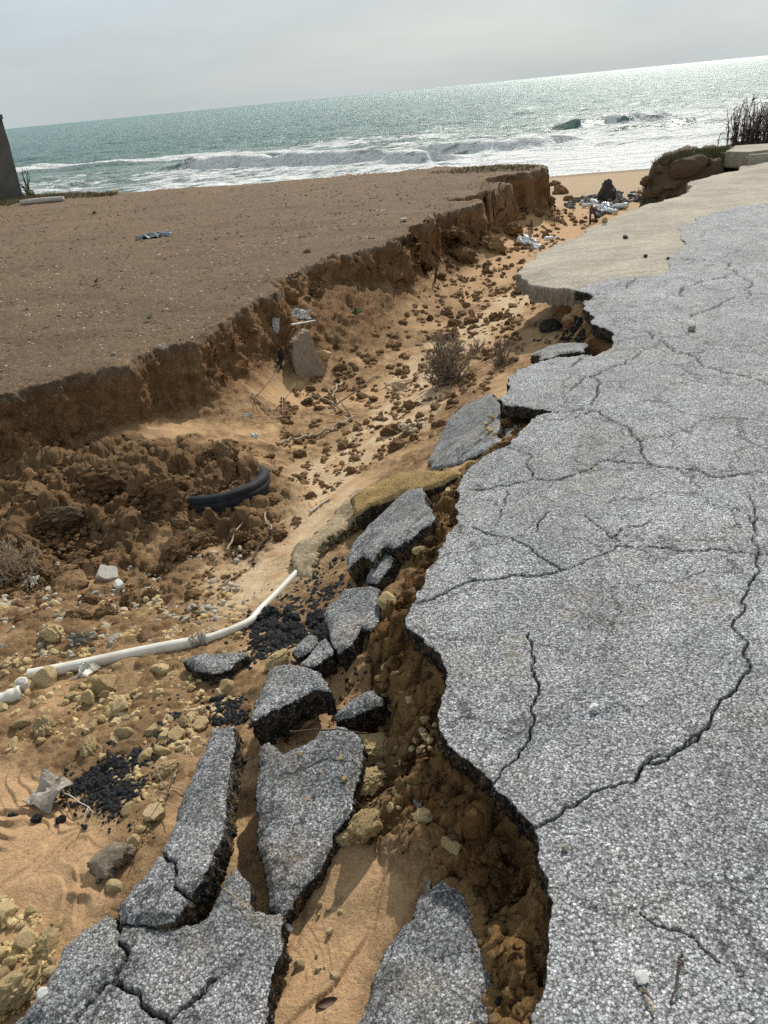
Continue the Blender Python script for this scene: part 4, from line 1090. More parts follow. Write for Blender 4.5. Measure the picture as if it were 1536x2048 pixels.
def scatter(poly, n, r0, r1, kind, m, name, label, cat, group, pw=2.0, lift=0.2, seed=1):
    rs = np.random.RandomState(seed); P = np.array(poly, float)
    lo = P.min(0); hi = P.max(0); pts = []
    while len(pts) < n:
        c = rs.uniform(lo, hi)
        if inside(np.array([c[0]]), np.array([c[1]]), P)[0] and n2(np.array([c[0] / 45]), np.array([c[1] / 45]), seed)[0] > -0.25: pts.append(c)
    pts = np.array(pts); H = hit(pts[:, 0], pts[:, 1])
    d2 = np.minimum(sdf(H[:, 0], H[:, 1], ROAD), sdf(H[:, 0], H[:, 1], PAVE))
    for p, q, dd in zip(pts, H, d2):
        if dd < -0.01: continue
        s = (r0 + (r1 - r0) * rs.rand() ** pw) * np.linalg.norm(q - CAM) / F
        key = (kind, 3, rs.randint(len(LIB[kind, 3])), m)
        if key not in MLIB:
            me = LIB[key[:2]][key[2]].copy(); me.name = name; me.materials.append(M[m]); MLIB[key] = me
        o = bpy.data.objects.new(name, MLIB[key]); COL.objects.link(o)
        o.location = (q[0], q[1], q[2] + s * lift); o.rotation_euler = (rs.uniform(-.5, .5), rs.uniform(-.5, .5), rs.uniform(0, 6.28))
        o.scale = (s, s * rs.uniform(.75, 1), s * rs.uniform(.8, 1.1))
        tag(o, label, cat, group)

CL = 'soil_clod'
scatter([(820, 1560), (960, 1560), (1060, 1660), (1095, 1880), (1050, 1980), (960, 1960), (930, 1800), (850, 1650)], 24, 10, 30, 'clod', 'ochreclod', CL, 'rough lump of ochre brown soil under the broken road edge', 'soil clod', 'soil lumps under the road edge', seed=12, lift=0.05)
scatter([(700, 1220), (800, 1180), (870, 1060), (900, 1080), (850, 1200), (870, 1360), (760, 1330)], 18, 8, 26, 'clod', 'ochreclod', CL, 'ochre soil lump between the pale flat slab and the road', 'soil clod', 'soil lumps by the pale flat slab', seed=13, lift=0.05)
scatter([(560, 610), (680, 550), (850, 480), (960, 430), (1010, 480), (860, 580), (740, 690), (560, 730), (420, 800), (330, 800)], 40, 5, 20, 'clod', 'clod', CL, 'brown clod slumped on the face of the earth bank', 'soil clod', 'clods on the bank face', seed=14, lift=0.05)
scatter([(0, 900), (200, 885), (420, 860), (540, 920), (560, 1050), (480, 1130), (430, 1190), (250, 1240), (0, 1260)], 75, 8, 30, 'clod', 'clod', CL, 'small brown soil clod in the slump of earth around the tyre', 'soil clod', 'small clods in the earth slump', seed=3)
scatter([(600, 790), (840, 610), (1060, 560), (1060, 690), (900, 860), (700, 960), (570, 1040), (560, 960)], 90, 5, 17, 'clod', 'clod', CL, 'small dark soil clod on the sandy gully floor', 'soil clod', 'small clods on the gully sand', seed=4)
scatter([(870, 560), (900, 480), (1000, 430), (1150, 440), (1150, 470), (1060, 520), (1020, 560)], 35, 3, 10, 'clod', 'clod', CL, 'tiny dark clod at the far end of the gully', 'soil clod', 'tiny clods in the far gully', seed=5)
LR = 'limestone_rock'
scatter([(-20, 1290), (350, 1310), (480, 1400), (400, 1450), (330, 1600), (290, 1690), (180, 1480), (60, 1500), (-20, 1500)], 120, 4, 15, 'stone', 'ochre', LR, 'small ochre stone strewn on the sand below the white pipe', 'stone', 'small ochre stones below the pipe', seed=6)
scatter([(0, 1200), (300, 1180), (480, 1160), (500, 1210), (360, 1270), (100, 1330), (0, 1330)], 55, 4, 13, 'stone', 'pale', LR, 'small pale stone in the rubble just above the white pipe', 'stone', 'small pale stones above the pipe', seed=7)
scatter([(0, 1800), (120, 1840), (110, 1930), (60, 2010), (0, 2048)], 30, 5, 15, 'stone', 'ochre', LR, 'small ochre stone in the bottom left corner beside the wide slab', 'stone', 'small ochre stones in the corner', seed=8)
scatter([(480, 1470), (640, 1480), (780, 1320), (860, 1480), (820, 1620), (720, 1700), (700, 1500)], 60, 4, 13, 'stone', 'ochre', LR, 'small ochre stone between the broken asphalt pieces and the road', 'stone', 'small ochre stones among the chunks', seed=9)
scatter([(600, 1790), (680, 1790), (700, 1900), (660, 2000), (560, 2040), (570, 1860)], 18, 3, 11, 'stone', 'ochre', LR, 'small ochre stone washed onto the wet sand by the bottom edge', 'stone', 'small ochre stones on the wet sand', seed=17)
scatter([(820, 1480), (850, 1400), (880, 1470), (870, 1520), (780, 1480)], 14, 5, 14, 'stone', 'ochre', LR, 'rounded tan stone in the hollow under the road overhang', 'stone', 'tan stones under the road overhang', seed=18)
for k, (px, py, r) in enumerate([(615, 1600, 7), (650, 1500, 8), (600, 1510, 6), (680, 1520, 9), (690, 1560, 7), (640, 1545, 5)]):
    rock(LR, 'ochre crumb on top of the tall pointed slab', 'stone', 'ochre crumbs on the tall slab', px, py, r, on=-0.245, lift=0.45, lev=3)
for k, (px, py, r) in enumerate([(983, 838, 9), (979, 863, 9), (972, 850, 7), (990, 872, 7), (985, 880, 6)]):
    rock(LR, 'yellow crumb on the large plate sloping into the gully', 'stone', 'yellow crumbs on the sloping plate', px, py, r, on=-0.10, lift=0.4, lev=3)

def spire():
    V, Fc = rock_np(77, 'clod', 4); V = V / np.abs(V).max(0); z = (V[:, 2] + 1) / 2
    V[:, :2] *= (1.05 - 0.62 * z ** 1.4)[:, None]; V[:, 0] += 0.12 * z
    me = shp(np_mesh('boulder', V * [0.26, 0.22, 0.30], [Fc])); o = link('boulder', me, M['darkrock'])
    p = hit([1212], [402])[0]; o.location = p + [0, 0, 0.2]
    tag(o, 'dark upright boulder where the gully opens to the beach', 'boulder')
spire()
for px, py, r in ((1108, 372, 14), (1122, 388, 16), (1140, 402, 14), (1100, 405, 18), (1075, 425, 16)):
    rock('soil_clod', 'slumped clod on the slope at the seaward end of the earth bank', 'soil clod', 'clods at the seaward end of the bank', px, py, r, 'clod', 'clod', 0.1)

def stuff_stones(name, label, cat, m, H, size, seed, lev=1):
    rs = np.random.RandomState(seed); b = MB(); protos = [rock_np(900 + i, 'clod' if m == 'clod' else 'stone', lev) for i in range(8)]
    for q, s in zip(H, size):
        V, Fc = protos[rs.randint(8)]; a = rs.uniform(0, 6.28); c, sn = math.cos(a), math.sin(a)
        W = V * s * rs.uniform(.75, 1.15, 3) * ([1, 1, .55] if name == 'terrace_gravel' else [1, 1, 1]); W = np.stack([W[:, 0] * c - W[:, 1] * sn, W[:, 0] * sn + W[:, 1] * c, W[:, 2]], 1)
        b.add(W + q + [0, 0, s * 0.2], None, Fc)
    return tag(b.build(name, M[m], smooth=False), label, cat, None, 'stuff')

def px_pts(poly, n, seed, thr=-9, sc=40, blur=0):
    rs = np.random.RandomState(seed); P = np.array(poly, float); lo = P.min(0); hi = P.max(0)
    c = rs.uniform(lo, hi, (n * 8, 2)); m = inside(c[:, 0], c[:, 1], P) & (n2(c[:, 0] / sc, c[:, 1] / sc, seed) > thr)
    c = c[m][:n] + rs.normal(0, blur, (min(n, m.sum()), 2)) * rs.rand(min(n, m.sum()), 1) ** 2; H = hit(c[:, 0], c[:, 1])
    d2 = np.minimum(sdf(H[:, 0], H[:, 1], ROAD), sdf(H[:, 0], H[:, 1], PAVE))
    H = H[d2 > 0]
    return H, np.linalg.norm(H - CAM, axis=1) / F, rs
H, u, rs = px_pts([(0, 430), (300, 390), (760, 350), (1080, 340), (860, 430), (660, 515), (540, 585), (400, 680), (250, 725), (0, 790)], 9000, 31, -0.3, 55)
stuff_stones('terrace_gravel', 'fine brown gravel scattered over the flat earth terrace', 'gravel', 'gravel', H, np.clip(u * (0.7 + 2.8 * rs.rand(len(u)) ** 4), 0.004, 0.026), 32)
H, u, rs = px_pts([(0, 520), (560, 470), (800, 400), (860, 430), (660, 515), (540, 585), (400, 680), (250, 725), (0, 790)], 1500, 63, -0.1, 60)
stuff_stones('terrace_gravel', 'scattered paler stone chips on the near half of the terrace', 'gravel', 'pale', H, np.clip(u * (0.8 + 2.6 * rs.rand(len(u)) ** 4), 0.004, 0.024), 64)
H, u, rs = px_pts([(1130, 412), (1150, 398), (1200, 388), (1300, 386), (1350, 392), (1250, 418), (1180, 442)], 900, 51, -0.2)
stuff_stones('debris', 'dark wet debris heaped where the gully meets the beach', 'debris', 'darkrock', H, u * (1.5 + 5 * rs.rand(len(u)) ** 2), 52, 2)
H, u, rs = px_pts(Z_RUB, 3600, 33)
stuff_stones('rubble', 'crumbs of brown earth between the clods of the slump', 'rubble', 'clod', H, u * (2 + 7 * rs.rand(len(u)) ** 2.5), 34, 2)
H, u, rs = px_pts([(560, 800), (840, 600), (1080, 560), (1060, 690), (900, 860), (700, 960), (600, 1050), (450, 1180), (560, 960)], 2900, 35, -0.02, 28)
stuff_stones('rubble', 'earth crumbs strewn along the gully floor', 'rubble', 'clod', H, u * (1.2 + 8 * rs.rand(len(u)) ** 3), 36, 2)
H, u, rs = px_pts([(830, 600), (900, 500), (1000, 430), (1130, 420), (1200, 440), (1060, 520), (1030, 570), (1080, 640), (1000, 700)], 1300, 57, -0.02, 24)
stuff_stones('rubble', 'earth crumbs on the sand at the far end of the gully', 'rubble', 'clod', H, u * (1.0 + 6 * rs.rand(len(u)) ** 3), 58, 2)
H, u, rs = px_pts([(0, 1220), (450, 1180), (500, 1250), (480, 1400), (330, 1600), (290, 1690), (180, 1480), (60, 1500), (0, 1520)], 2300, 37, -0.05)
stuff_stones('gravel', 'loose ochre gravel and crumbs around the pipe', 'gravel', 'ochre', H, u * (1.3 + 9 * rs.rand(len(u)) ** 4), 38, 2)
H, u, rs = px_pts([(0, 1130), (300, 1120), (480, 1090), (520, 1150), (430, 1260), (0, 1340)], 1200, 53, -0.1)
stuff_stones('gravel', 'pale stone chips in the rubble above the pipe', 'gravel', 'pale', H, u * (1.2 + 8 * rs.rand(len(u)) ** 4), 54, 2)
H, u, rs = px_pts([(-10, 1790), (120, 1840), (110, 1930), (60, 2010), (-10, 2048)], 500, 39, -0.1)
stuff_stones('gravel', 'loose gravel in the bottom left corner', 'gravel', 'ochre', H, u * (2 + 7 * rs.rand(len(u)) ** 3), 40, 2)
H, u, rs = px_pts([(480, 1480), (640, 1480), (780, 1200), (870, 1120), (840, 1270), (870, 1480), (1060, 1660), (1100, 1950), (1000, 1950), (830, 1640), (720, 1700), (700, 1500)], 1500, 41, -0.1)
stuff_stones('gravel', 'crumbled brown soil under the broken road edge', 'gravel', 'ochreclod', H, u * (1.5 + 5 * rs.rand(len(u)) ** 3), 42, 2)
H, u, rs = px_pts([(130, 1580), (200, 1530), (240, 1490), (300, 1420), (345, 1415), (375, 1450), (360, 1490), (300, 1520), (290, 1570), (240, 1630), (160, 1610)], 3400, 43, -0.05, 26, 45)
stuff_stones('tar_crumbs', 'patch of black crumbled tar on the sand left of the long strip', 'tar crumbs', 'coal', H, u * (1.2 + 4.5 * rs.rand(len(u)) ** 2.5), 44, 1)
H, u, rs = px_pts([(500, 1260), (540, 1200), (600, 1160), (700, 1150), (740, 1130), (700, 1180), (650, 1210), (660, 1280), (690, 1320), (640, 1340), (560, 1300), (505, 1330)], 3600, 45, -0.15, 26, 40)
stuff_stones('tar_crumbs', 'black crumbled tar heaped beside the pale flat slab', 'tar crumbs', 'coal', H, u * (1.5 + 5.5 * rs.rand(len(u)) ** 2.5), 46, 1)
H, u, rs = px_pts([(425, 1420), (450, 1395), (495, 1400), (480, 1440), (430, 1445)], 600, 47, -0.3, 20, 25)
stuff_stones('tar_crumbs', 'small patch of black tar crumbs at the top of the long strip', 'tar crumbs', 'coal', H, u * (2 + 5 * rs.rand(len(u)) ** 3), 48, 1)
H, u, rs = px_pts([(1060, 640), (1120, 610), (1170, 640), (1190, 680), (1130, 690), (1070, 690)], 260, 49)
stuff_stones('tar_crumbs', 'dark crumbled tar in the notch of the far road edge', 'tar crumbs', 'coal', H, u * (2.5 + 4 * rs.rand(len(u)) ** 2), 50, 2)
scatter([(505, 1265), (545, 1205), (600, 1165), (690, 1155), (660, 1200), (650, 1270), (640, 1330), (560, 1300)], 26, 8, 24, 'clod', 'coal', 'tar_lump', 'black crumbly tar lump heaped beside the pale flat slab', 'tar lump', 'tar lumps by the pale flat slab', seed=15, lift=0.1)
scatter([(190, 1560), (260, 1480), (330, 1420), (370, 1450), (300, 1520), (240, 1620)], 20, 6, 17, 'clod', 'coal', 'tar_lump', 'black crumbly tar lump in the dark patch left of the long strip', 'tar lump', 'tar lumps left of the long strip', seed=16, lift=0.05)
for px, py, lab in [(28, 1637, 'lone black tar lump on the swirled sand, leftmost'), (75, 1638, 'black tar lump under the grey cloth'), (122, 1640, 'black tar lump below the handle of the grey cloth'), (1000, 1910, 'shiny black lump in the brown soil, upper one'), (1002, 2002, 'shiny black lump in the brown soil, lower one')]:
    rock('tar_lump', lab, 'tar lump', None, px, py, 12, 'clod', 'coal', 0.1)

# ------------------------------------------------------------------ things
def pts_on(px, lift=0.0, on=None):
    a = np.array(px, float)
    H = hit(a[:, 0], a[:, 1]) if on is None else un(a[:, 0], a[:, 1], on)
    H[:, 2] += lift; return H

def smooth_line(P, n=4):
    P = np.asarray(P, float)
    for _ in range(2):
        Q = [P[0]]
        for a, b in zip(P[:-1], P[1:]): Q += [a * .75 + b * .25, a * .25 + b * .75]
        P = np.array(Q + [P[-1]])
    return P

# concrete stub
chunk('concrete_lump', 'long grey brown concrete lump with pebbles on the wet sand', 'rubble', [(165, 1728), (185, 1702), (225, 1677), (256, 1684), (244, 1715), (212, 1758), (190, 1757)], [(165, 1728, -.30), (256, 1684, -.27), (205, 1758, -.315)], 0.10, 0.005, mats=[M['block'], M['block']], group=None, bow=0.03, edge=0.016)
def block(name, label, cat, m, px, tri, thick, res=0.012):
    return chunk(name, label, cat, px, tri, thick, res, mats=[M[m], M[m]], group=None, bow=0.006, edge=0.006)
def standing_block():
    b = hit([590, 650], [748, 752])
    base = b.mean(0); ex = (b[1] - b[0]); ex[2] = 0; w = np.linalg.norm(ex); ex /= w
    fwd = np.array([-ex[1], ex[0], 0]); h = 0.42; rs = np.random.RandomState(4)
    prof = [(-.5, -.12), (-.52, .35), (-.46, .62), (-.36, .80), (-.1, .90), (.12, 1.0), (.24, 1.0), (.34, .6), (.5, 0.0), (.5, -.12)]
    P = jag(np.array(prof) * [w * 1.05, h], 0.03, 2, True, 6)
    res = 0.02; lo = P.min(0); hi = P.max(0)
    X, Y = np.meshgrid(np.arange(lo[0], hi[0], res), np.arange(lo[1], hi[1], res), indexing='ij')
    me = slab_mesh('concrete_block', X, Y, inside(X.ravel(), Y.ravel(), P).reshape(X.shape), lambda x, y: 0.014 * fb2(x * 9, y * 9, 4, 3) + 0.006 * fb2(x * 30, y * 30, 2, 3), 0.2, res, 3, None, None, True, 5, rough_edge=0.012)
    o = link('concrete_block', me, [M['block'], M['block']])
    n = -fwd; up = np.array([0, 0, 1.0]) - 0.0 * n
    tilt = 0.12; up = up * math.cos(tilt) + fwd * math.sin(tilt); n = np.cross(ex, up)
    c = base
    o.matrix_world = Matrix(((ex[0], up[0], n[0], c[0]), (ex[1], up[1], n[1], c[1]), (ex[2], up[2], n[2], c[2]), (0, 0, 0, 1)))
    tag(o, 'brown grey concrete stub standing upright in the sand below the bank', 'concrete block')
standing_block()

# tyre
def tyre():
    Pc = hit([450], [1012])[0]
    Rr, w = 0.32, 0.20
    prof = []   # (radius, z): tread, shoulders, sidewalls
    for r_, z_ in [(.70, -.30), (.74, -.42), (.84, -.5), (.93, -.48), (.965, -.42), (.982, -.30), (.980, -.29), (.980, -.275), (.990, -.265), (.996, -.10), (.994, -.09), (.994, -.075), (.998, -.065), (.998, .065), (.994, .075), (.994, .09), (.996, .10), (.990, .265), (.978, .275), (.978, .29), (.982, .30), (.965, .42), (.93, .48), (.84, .5), (.74, .42), (.70, .30)]:
        prof.append((r_ * Rr, z_ * w))
    n = 96; k = len(prof); V = []
    for i in range(n):
        a = i * 2 * math.pi / n
        for j, (r_, z_) in enumerate(prof):
            g = 0.0016 * (1 if (i % 2) else -1) if j in (4, 5, 8, 9, 16, 17, 20, 21) else 0
            V.append(((r_ + g) * math.cos(a), (r_ + g) * math.sin(a), z_))
    V = np.array(V); i = np.arange(n)[:, None]; j = np.arange(k - 1)[None]
    Q = np.stack([i * k + j, ((i + 1) % n) * k + j, ((i + 1) % n) * k + j + 1, i * k + j + 1], -1).reshape(-1, 4)
    root = bpy.data.objects.new('tyre', None); COL.objects.link(root)
    tag(root, 'black car tyre lying half buried in the earth slump', 'tyre')
    b = MB(); b.add(V, Q); o = b.build('carcass', M['rubber'], root)
    b = MB()
    for zz in (-.31, .31):
        a = np.linspace(0, 2 * math.pi, 60); b.tube(np.stack([np.cos(a) * .70 * Rr, np.sin(a) * .70 * Rr, np.full(60, zz * w)], 1), 0.009, 6, False)
    b.build('bead', M['rubber'], root)
    n = np.array([-0.073, 0.104, 1.0]); n /= np.linalg.norm(n)
    c = np.array([-1.016, 4.409, -0.479]) - n * 0.115
    root.location = c
    root.rotation_euler = Vector(n).to_track_quat('Z', 'Y').to_euler()
    for k_, (a_, b_, e_) in enumerate(((.02, .05, .10), (-.15, .0, .11), (.13, .02, .09), (-.05, -.14, .09), (.09, -.15, .08), (-.18, -.13, .07), (.2, .12, .09), (-.05, .18, .12), (.24, -.02, .08), (.17, .2, .10), (.06, .26, .10))):
        me = LIB['clod', 4][k_ % 9].copy(); me.name = 'soil_clod'; me.materials.append(M['clod']); o = bpy.data.objects.new('soil_clod', me); COL.objects.link(o)
        o.location = c + np.array([a_, b_, 0.055]); o.scale = (e_, e_ * .9, e_ * .8); o.rotation_euler = (0.3 * k_, .2, k_)
        tag(o, 'clod of earth filling the hollow of the half buried tyre', 'soil clod', 'clods filling the tyre')
tyre()

# pipe
def pipe():
    root = bpy.data.objects.new('white_pipe', None); COL.objects.link(root)
    P = pts_on([(60, 1356), (130, 1343), (200, 1328), (300, 1306), (385, 1291)], 0.016); root.location = P[0]
    tag(root, 'white plastic pipe lying across the sand, bent and taped in the middle', 'pipe')
    off = P[0]
    b = MB(); b.tube(smooth_line(P - off), 0.0255, 14, False)
    b.tube(smooth_line(P - off), 0.0225, 14, False)
    b.build('wide_pipe', M['pipe'], root)
    P2 = pts_on([(380, 1293), (430, 1279), (500, 1252), (520, 1226), (560, 1187), (594, 1150)], 0.014)
    b = MB(); b.tube(smooth_line(P2 - off), np.linspace(0.021, 0.0165, len(smooth_line(P2))), 12); b.build('thin_pipe', M['pipe'], root)
    b = MB(); rs = np.random.RandomState(3)
    A = pts_on([(385, 1292), (425, 1281)], 0.018) - off
    for i in range(9):
        f = rs.rand(); c = A[0] * (1 - f) + A[1] * f; a = np.linspace(0, 6.28, 12); r_ = rs.uniform(.028, .036); tl = rs.uniform(-.5, .5)
        d = (A[1] - A[0]) / np.linalg.norm(A[1] - A[0]); s = np.cross(d, [0, 0, 1]); s /= np.linalg.norm(s); up = np.cross(s, d)
        b.tube(c + (np.cos(a)[:, None] * s + np.sin(a)[:, None] * up) * r_ + d * (np.sin(a) * tl * .03)[:, None], 0.0045, 5, False)
    o = b.build('wrapping', M['cloth'], root); o['label'] = 'grey tape and rag wound round the joint'
    b = MB(); Q = pts_on([(160, 1337), (185, 1352), (215, 1358), (240, 1330)], 0.03) - off
    b = MB()
    S = [P[1] * .5 + P[2] * .5 - off, P[2] - off]
    vs = []; n = 7
    for i in range(n):
        for j in range(4):
            f = i / (n - 1); c = S[0] * (1 - f) + S[1] * f
            vs.append(c + np.array([0.03 * math.sin(j * 2 + i), -0.03 - 0.03 * j, 0.02 - 0.016 * j + 0.012 * math.sin(i * 2.1 + j)]))
    q = [(i * 4 + j, i * 4 + j + 1, (i + 1) * 4 + j + 1, (i + 1) * 4 + j) for i in range(n - 1) for j in range(3)]
    b.add(vs, q); b.build('plastic_flap', M['pipe'], root)
pipe()
def ring(name, label, px, axis, r, L, ribs):
    p = hit([px[0]], [px[1]])[0] + [0, 0, r * 0.7]; b = MB(); ax = np.array(axis, float); ax /= np.linalg.norm(ax)
    n = 14; t = np.linspace(-.5, .5, n); rr = r * (1 + (0.13 * (np.sin(t * 2 * math.pi * 2.5) > 0.1) if ribs else 0.0 * t))
    rr = np.concatenate([rr, [rr[-1] * .8], rr[::-1] * .82]); tt = np.concatenate([t, [t[-1]], t[::-1]])
    b.tube(tt[:, None] * L * ax, rr, 16, False)
    o = b.build(name, M['pipe']); o.location = p; tag(o, label, 'pipe fitting')
ring('pipe_ring', 'short white pipe collar standing below the pipe end', (48, 1380), (0.1, -.1, 1), 0.026, 0.06, False)
ring('pipe_fitting', 'ribbed white pipe fitting at the left edge of the picture', (20, 1402), (1, .35, .1), 0.028, 0.10, True)

# sticks
def stick(name, label, px, r, m='twig', lift=0.012, on=None, branches=0, seed=1, cat='stick', wig=1.0):
    P = pts_on(px, lift, on); c = P[0].copy(); rs = np.random.RandomState(seed)
    L = smooth_line(P - c); L[1:-1] += rs.normal(0, r * 0.8 * wig, L[1:-1].shape) 
    b = MB(); b.tube(L, np.linspace(r, r * .55, len(L)), 6)
    for i in range(branches):
        s = L[rs.randint(1, len(L) - 1)]; d = rs.normal(size=3); d[2] = abs(d[2]) * .5 + .1; d /= np.linalg.norm(d); l = rs.uniform(4, 12) * r * 4
        b.tube(np.array([s, s + d * l * .5 + rs.normal(0, r * 2, 3), s + d * l]), [r * .6, r * .45, r * .25], 5)
    o = b.build(name, M[m]); o.location = c; return tag(o, label, cat)
stick('stick', 'long pale bent stick across the middle of the gully', [(552, 893), (590, 884), (620, 880), (660, 868), (690, 852), (712, 840)], .014, lift=.03)
stick('stick', 'crooked pale root above the long bent stick', [(683, 765), (672, 790), (660, 808), (668, 816), (690, 830), (702, 838)], .012, lift=.03, branches=3, seed=2)
stick('stick', 'pale stick below the tyre leaning to the right', [(455, 1112), (475, 1072), (500, 1040)], .007, lift=.04)
stick('stick', 'short whitish stick right of the tyre', [(525, 1030), (535, 1052), (546, 1072)], .008, lift=.04)
stick('stick', 'thin brown stick crossing the clods below the tyre', [(543, 1064), (520, 1105), (500, 1135)], .007, m='darktwig', lift=.03)
stick('stick', 'small twig near the bend of the thin pipe', [(440, 1178), (465, 1163), (490, 1145)], .005, lift=.02)
stick('roots', 'tangle of pale roots at the foot of the bank', [(505, 795), (525, 815), (545, 832), (565, 840)], .008, lift=.03, branches=9, seed=5, cat='roots')
stick('roots', 'thin dry roots beside the long strip', [(358, 1550), (343, 1580), (335, 1600), (326, 1622)], .004, lift=.02, branches=6, seed=6, cat='roots')
stick('straw', 'yellow straw lying on the corner slab', [(448, 1780), (475, 1800), (500, 1823)], .0022, on=-0.245, lift=0.006, cat='straw')
stick('straw', 'brown grass stem across the top of the tall pointed slab', [(580, 1468), (640, 1464), (700, 1466), (740, 1474)], .003, m='darktwig', on=-0.19, cat='straw')
stick('stick', 'short brown twig under the white pebble on the road', [(1285, 1978), (1296, 2002), (1306, 2026)], .0035, m='twig', on=0.006, lift=0.004)
stick('stick', 'curved brown twig near the bottom of the road', [(1362, 1910), (1356, 1950), (1350, 1985), (1340, 2012)], .003, m='darktwig', on=0.006, lift=0.004)
stick('stick', 'dark forked stick poking from the far bank', [(1000, 437), (1030, 438), (1060, 441)], .02, m='darktwig', lift=.15, branches=3, seed=7)
stick('stick', 'pale board lying on debris before the far rocks', [(1256, 392), (1280, 395), (1302, 399)], .03, m='wood', lift=.05, wig=0.2)
stick('stick', 'stick among pale stones in mid gully', [(770, 775), (795, 783), (815, 792)], .010, lift=.04)
stick('stick', 'weathered branch half hidden by the dry bush', [(810, 782), (830, 760), (850, 745), (870, 748)], .012, lift=.03, branches=3, seed=8)
stick('stick', 'grey cane lying above the beige slab', [(620, 1030), (645, 1012), (662, 1002)], .010, m='wood', lift=.02, wig=.3)
def upright(name, label, px, h, r, lean=(0, 0), m='darktwig'):
    p = hit([px[0]], [px[1]])[0]; b = MB()
    b.tube(np.array([[0, 0, -.05], [lean[0] * .4, lean[1] * .4, h * .5], [lean[0], lean[1], h]]), [r, r, r * .7], 6)
    o = b.build(name, M[m]); o.location = p; tag(o, label, 'stick')
upright('stick', 'hooked dark stick upright in the sand below the far bank', (868, 566), .28, .014, (.09, .05))
upright('stick', 'short dark stake upright in the far sand', (1063, 466), .22, .02)
upright('stick', 'dark stake leaning near the paving edge, left one', (1180, 448), .30, .02)
upright('stick', 'dark stake leaning near the paving edge, right one', (1194, 445), .32, .02, (-.12, .02))

# dry bushes
def bush(name, label, px, wpx, hpx, n, m='shrub', seed=1, cat='bush', r=0.004, flat=1.0):
    p = hit([px[0]], [px[1]])[0]; s = np.linalg.norm(p - CAM) / F; W = wpx * s / 2; Hh = hpx * s; rs = np.random.RandomState(seed)
    root = bpy.data.objects.new(name, None); COL.objects.link(root); root.location = p; tag(root, label, cat)
    tw = MB(); st = MB()
    for i in range(n):
        a = rs.uniform(0, 6.28); e = rs.uniform(.15, 1.45); d = np.array([math.cos(a) * math.cos(e) * W, math.sin(a) * math.cos(e) * W * flat, math.sin(e) * Hh])
        b0 = rs.normal(0, W * .10, 3); b0[2] = -0.02
        L = np.array([b0, b0 + d * .35 + rs.normal(0, W * .06, 3), d * .7 + rs.normal(0, W * .08, 3), d * rs.uniform(.85, 1.05) + rs.normal(0, W * .06, 3)])
        st.tube(L, [r * 1.4, r * 1.1, r * .8, r * .5], 4, False)
        for j in range(rs.randint(4, 8)):
            f = rs.uniform(.8, 3); k = int(f); q = L[k] + (L[min(k + 1, 3)] - L[k]) * (f - k)
            dd = rs.normal(size=3); dd[2] += .5; dd /= np.linalg.norm(dd); l = rs.uniform(.12, .32) * W
            e1 = q + dd * l * .5 + rs.normal(0, l * .12, 3); e2 = q + dd * l + rs.normal(0, l * .15, 3)
            tw.tube(np.array([q, e1, e2]), [r * .7, r * .6, r * .4], 3, False)
            for _ in range(2):
                d3 = rs.normal(size=3); d3 /= np.linalg.norm(d3); tw.tube(np.array([e1, e1 + d3 * l * .4]), [r * .5, r * .35], 3, False)
    if n < 14:
        st.v += tw.v; st.f4 += [f + st.n for f in tw.f4]; st.build('stems', M[m], root)
    else: st.build('stems', M[m], root); tw.build('twigs', M[m], root)
bush('dry_bush', 'round leafless grey brown bush in the middle of the gully', (897, 765), 128, 100, 95, seed=2, r=.0042)
bush('dry_bush', 'smaller leafless bush next to the road edge', (1003, 730), 62, 58, 30, seed=3, r=.004)
bush('dry_bush', 'low sparse dry bush between the two taller ones', (955, 705), 50, 30, 16, seed=4, r=.004)
bush('dry_branches', 'pile of thorny dry branches at the left edge', (15, 1150), 190, 70, 34, 'twig', 5, 'branches', .0032, .6)
bush('dry_bush', 'grey dry tuft on the far bank debris beside the paving', (1290, 395), 34, 26, 18, 'shrub', 6, r=.008)
bush('dry_bush', 'pale dry weed by the litter at the foot of the far bank', (1060, 490), 40, 34, 20, 'twig', 7, r=.006)
bush('shrub', 'small dark bare shrub against the sea by the building corner', (62, 392), 26, 44, 12, 'darktwig', 8, 'shrub', .012)
rock('soil_mound', 'dark leafy clump at the foot of the small bare shrub', 'mound', None, 62, 392, 12, 'clod', 'leaf', 0.3)
bush('weed', 'sparse dry weed on the terrace rim right of the shrub', (100, 388), 26, 22, 8, 'shrub', 9, 'weed', .006)
bush('weed', 'sparse dry weed on the terrace rim farther right', (205, 383), 30, 20, 8, 'shrub', 10, 'weed', .006)

# green weeds on the bank
def leafy(label, px, wpx, n, seed):
    p = hit([px[0]], [px[1]])[0]; s = np.linalg.norm(p - CAM) / F * wpx; rs = np.random.RandomState(seed); b = MB()
    for i in range(n):
        a = rs.uniform(0, 6.28); e = rs.uniform(.2, 1.3); d = np.array([math.cos(a) * math.cos(e), math.sin(a) * math.cos(e), math.sin(e)]); sd = np.cross(d, [0, 0, 1]); sd /= np.linalg.norm(sd) + 1e-6
        l = s * rs.uniform(.4, .8); w = l * .22; m_ = d * l * .55 + [0, 0, l * .12]
        b.add([[0, 0, 0], m_ + sd * w, d * l, m_ - sd * w], [(0, 1, 2, 3)])
    o = b.build('weed', M['leaf']); o.location = p + np.array([0, -0.05, 0.02]); tag(o, label, 'weed')
leafy('tiny green weed growing on the shaded bank face', (712, 632), 26, 16, 1)
leafy('tiny green sprout high on the bank face', (715, 580), 16, 10, 2)
leafy('small green weed on the terrace near its edge', (303, 640), 16, 14, 3)
leafy('small green weed in the middle of the terrace', (195, 568), 14, 12, 4)

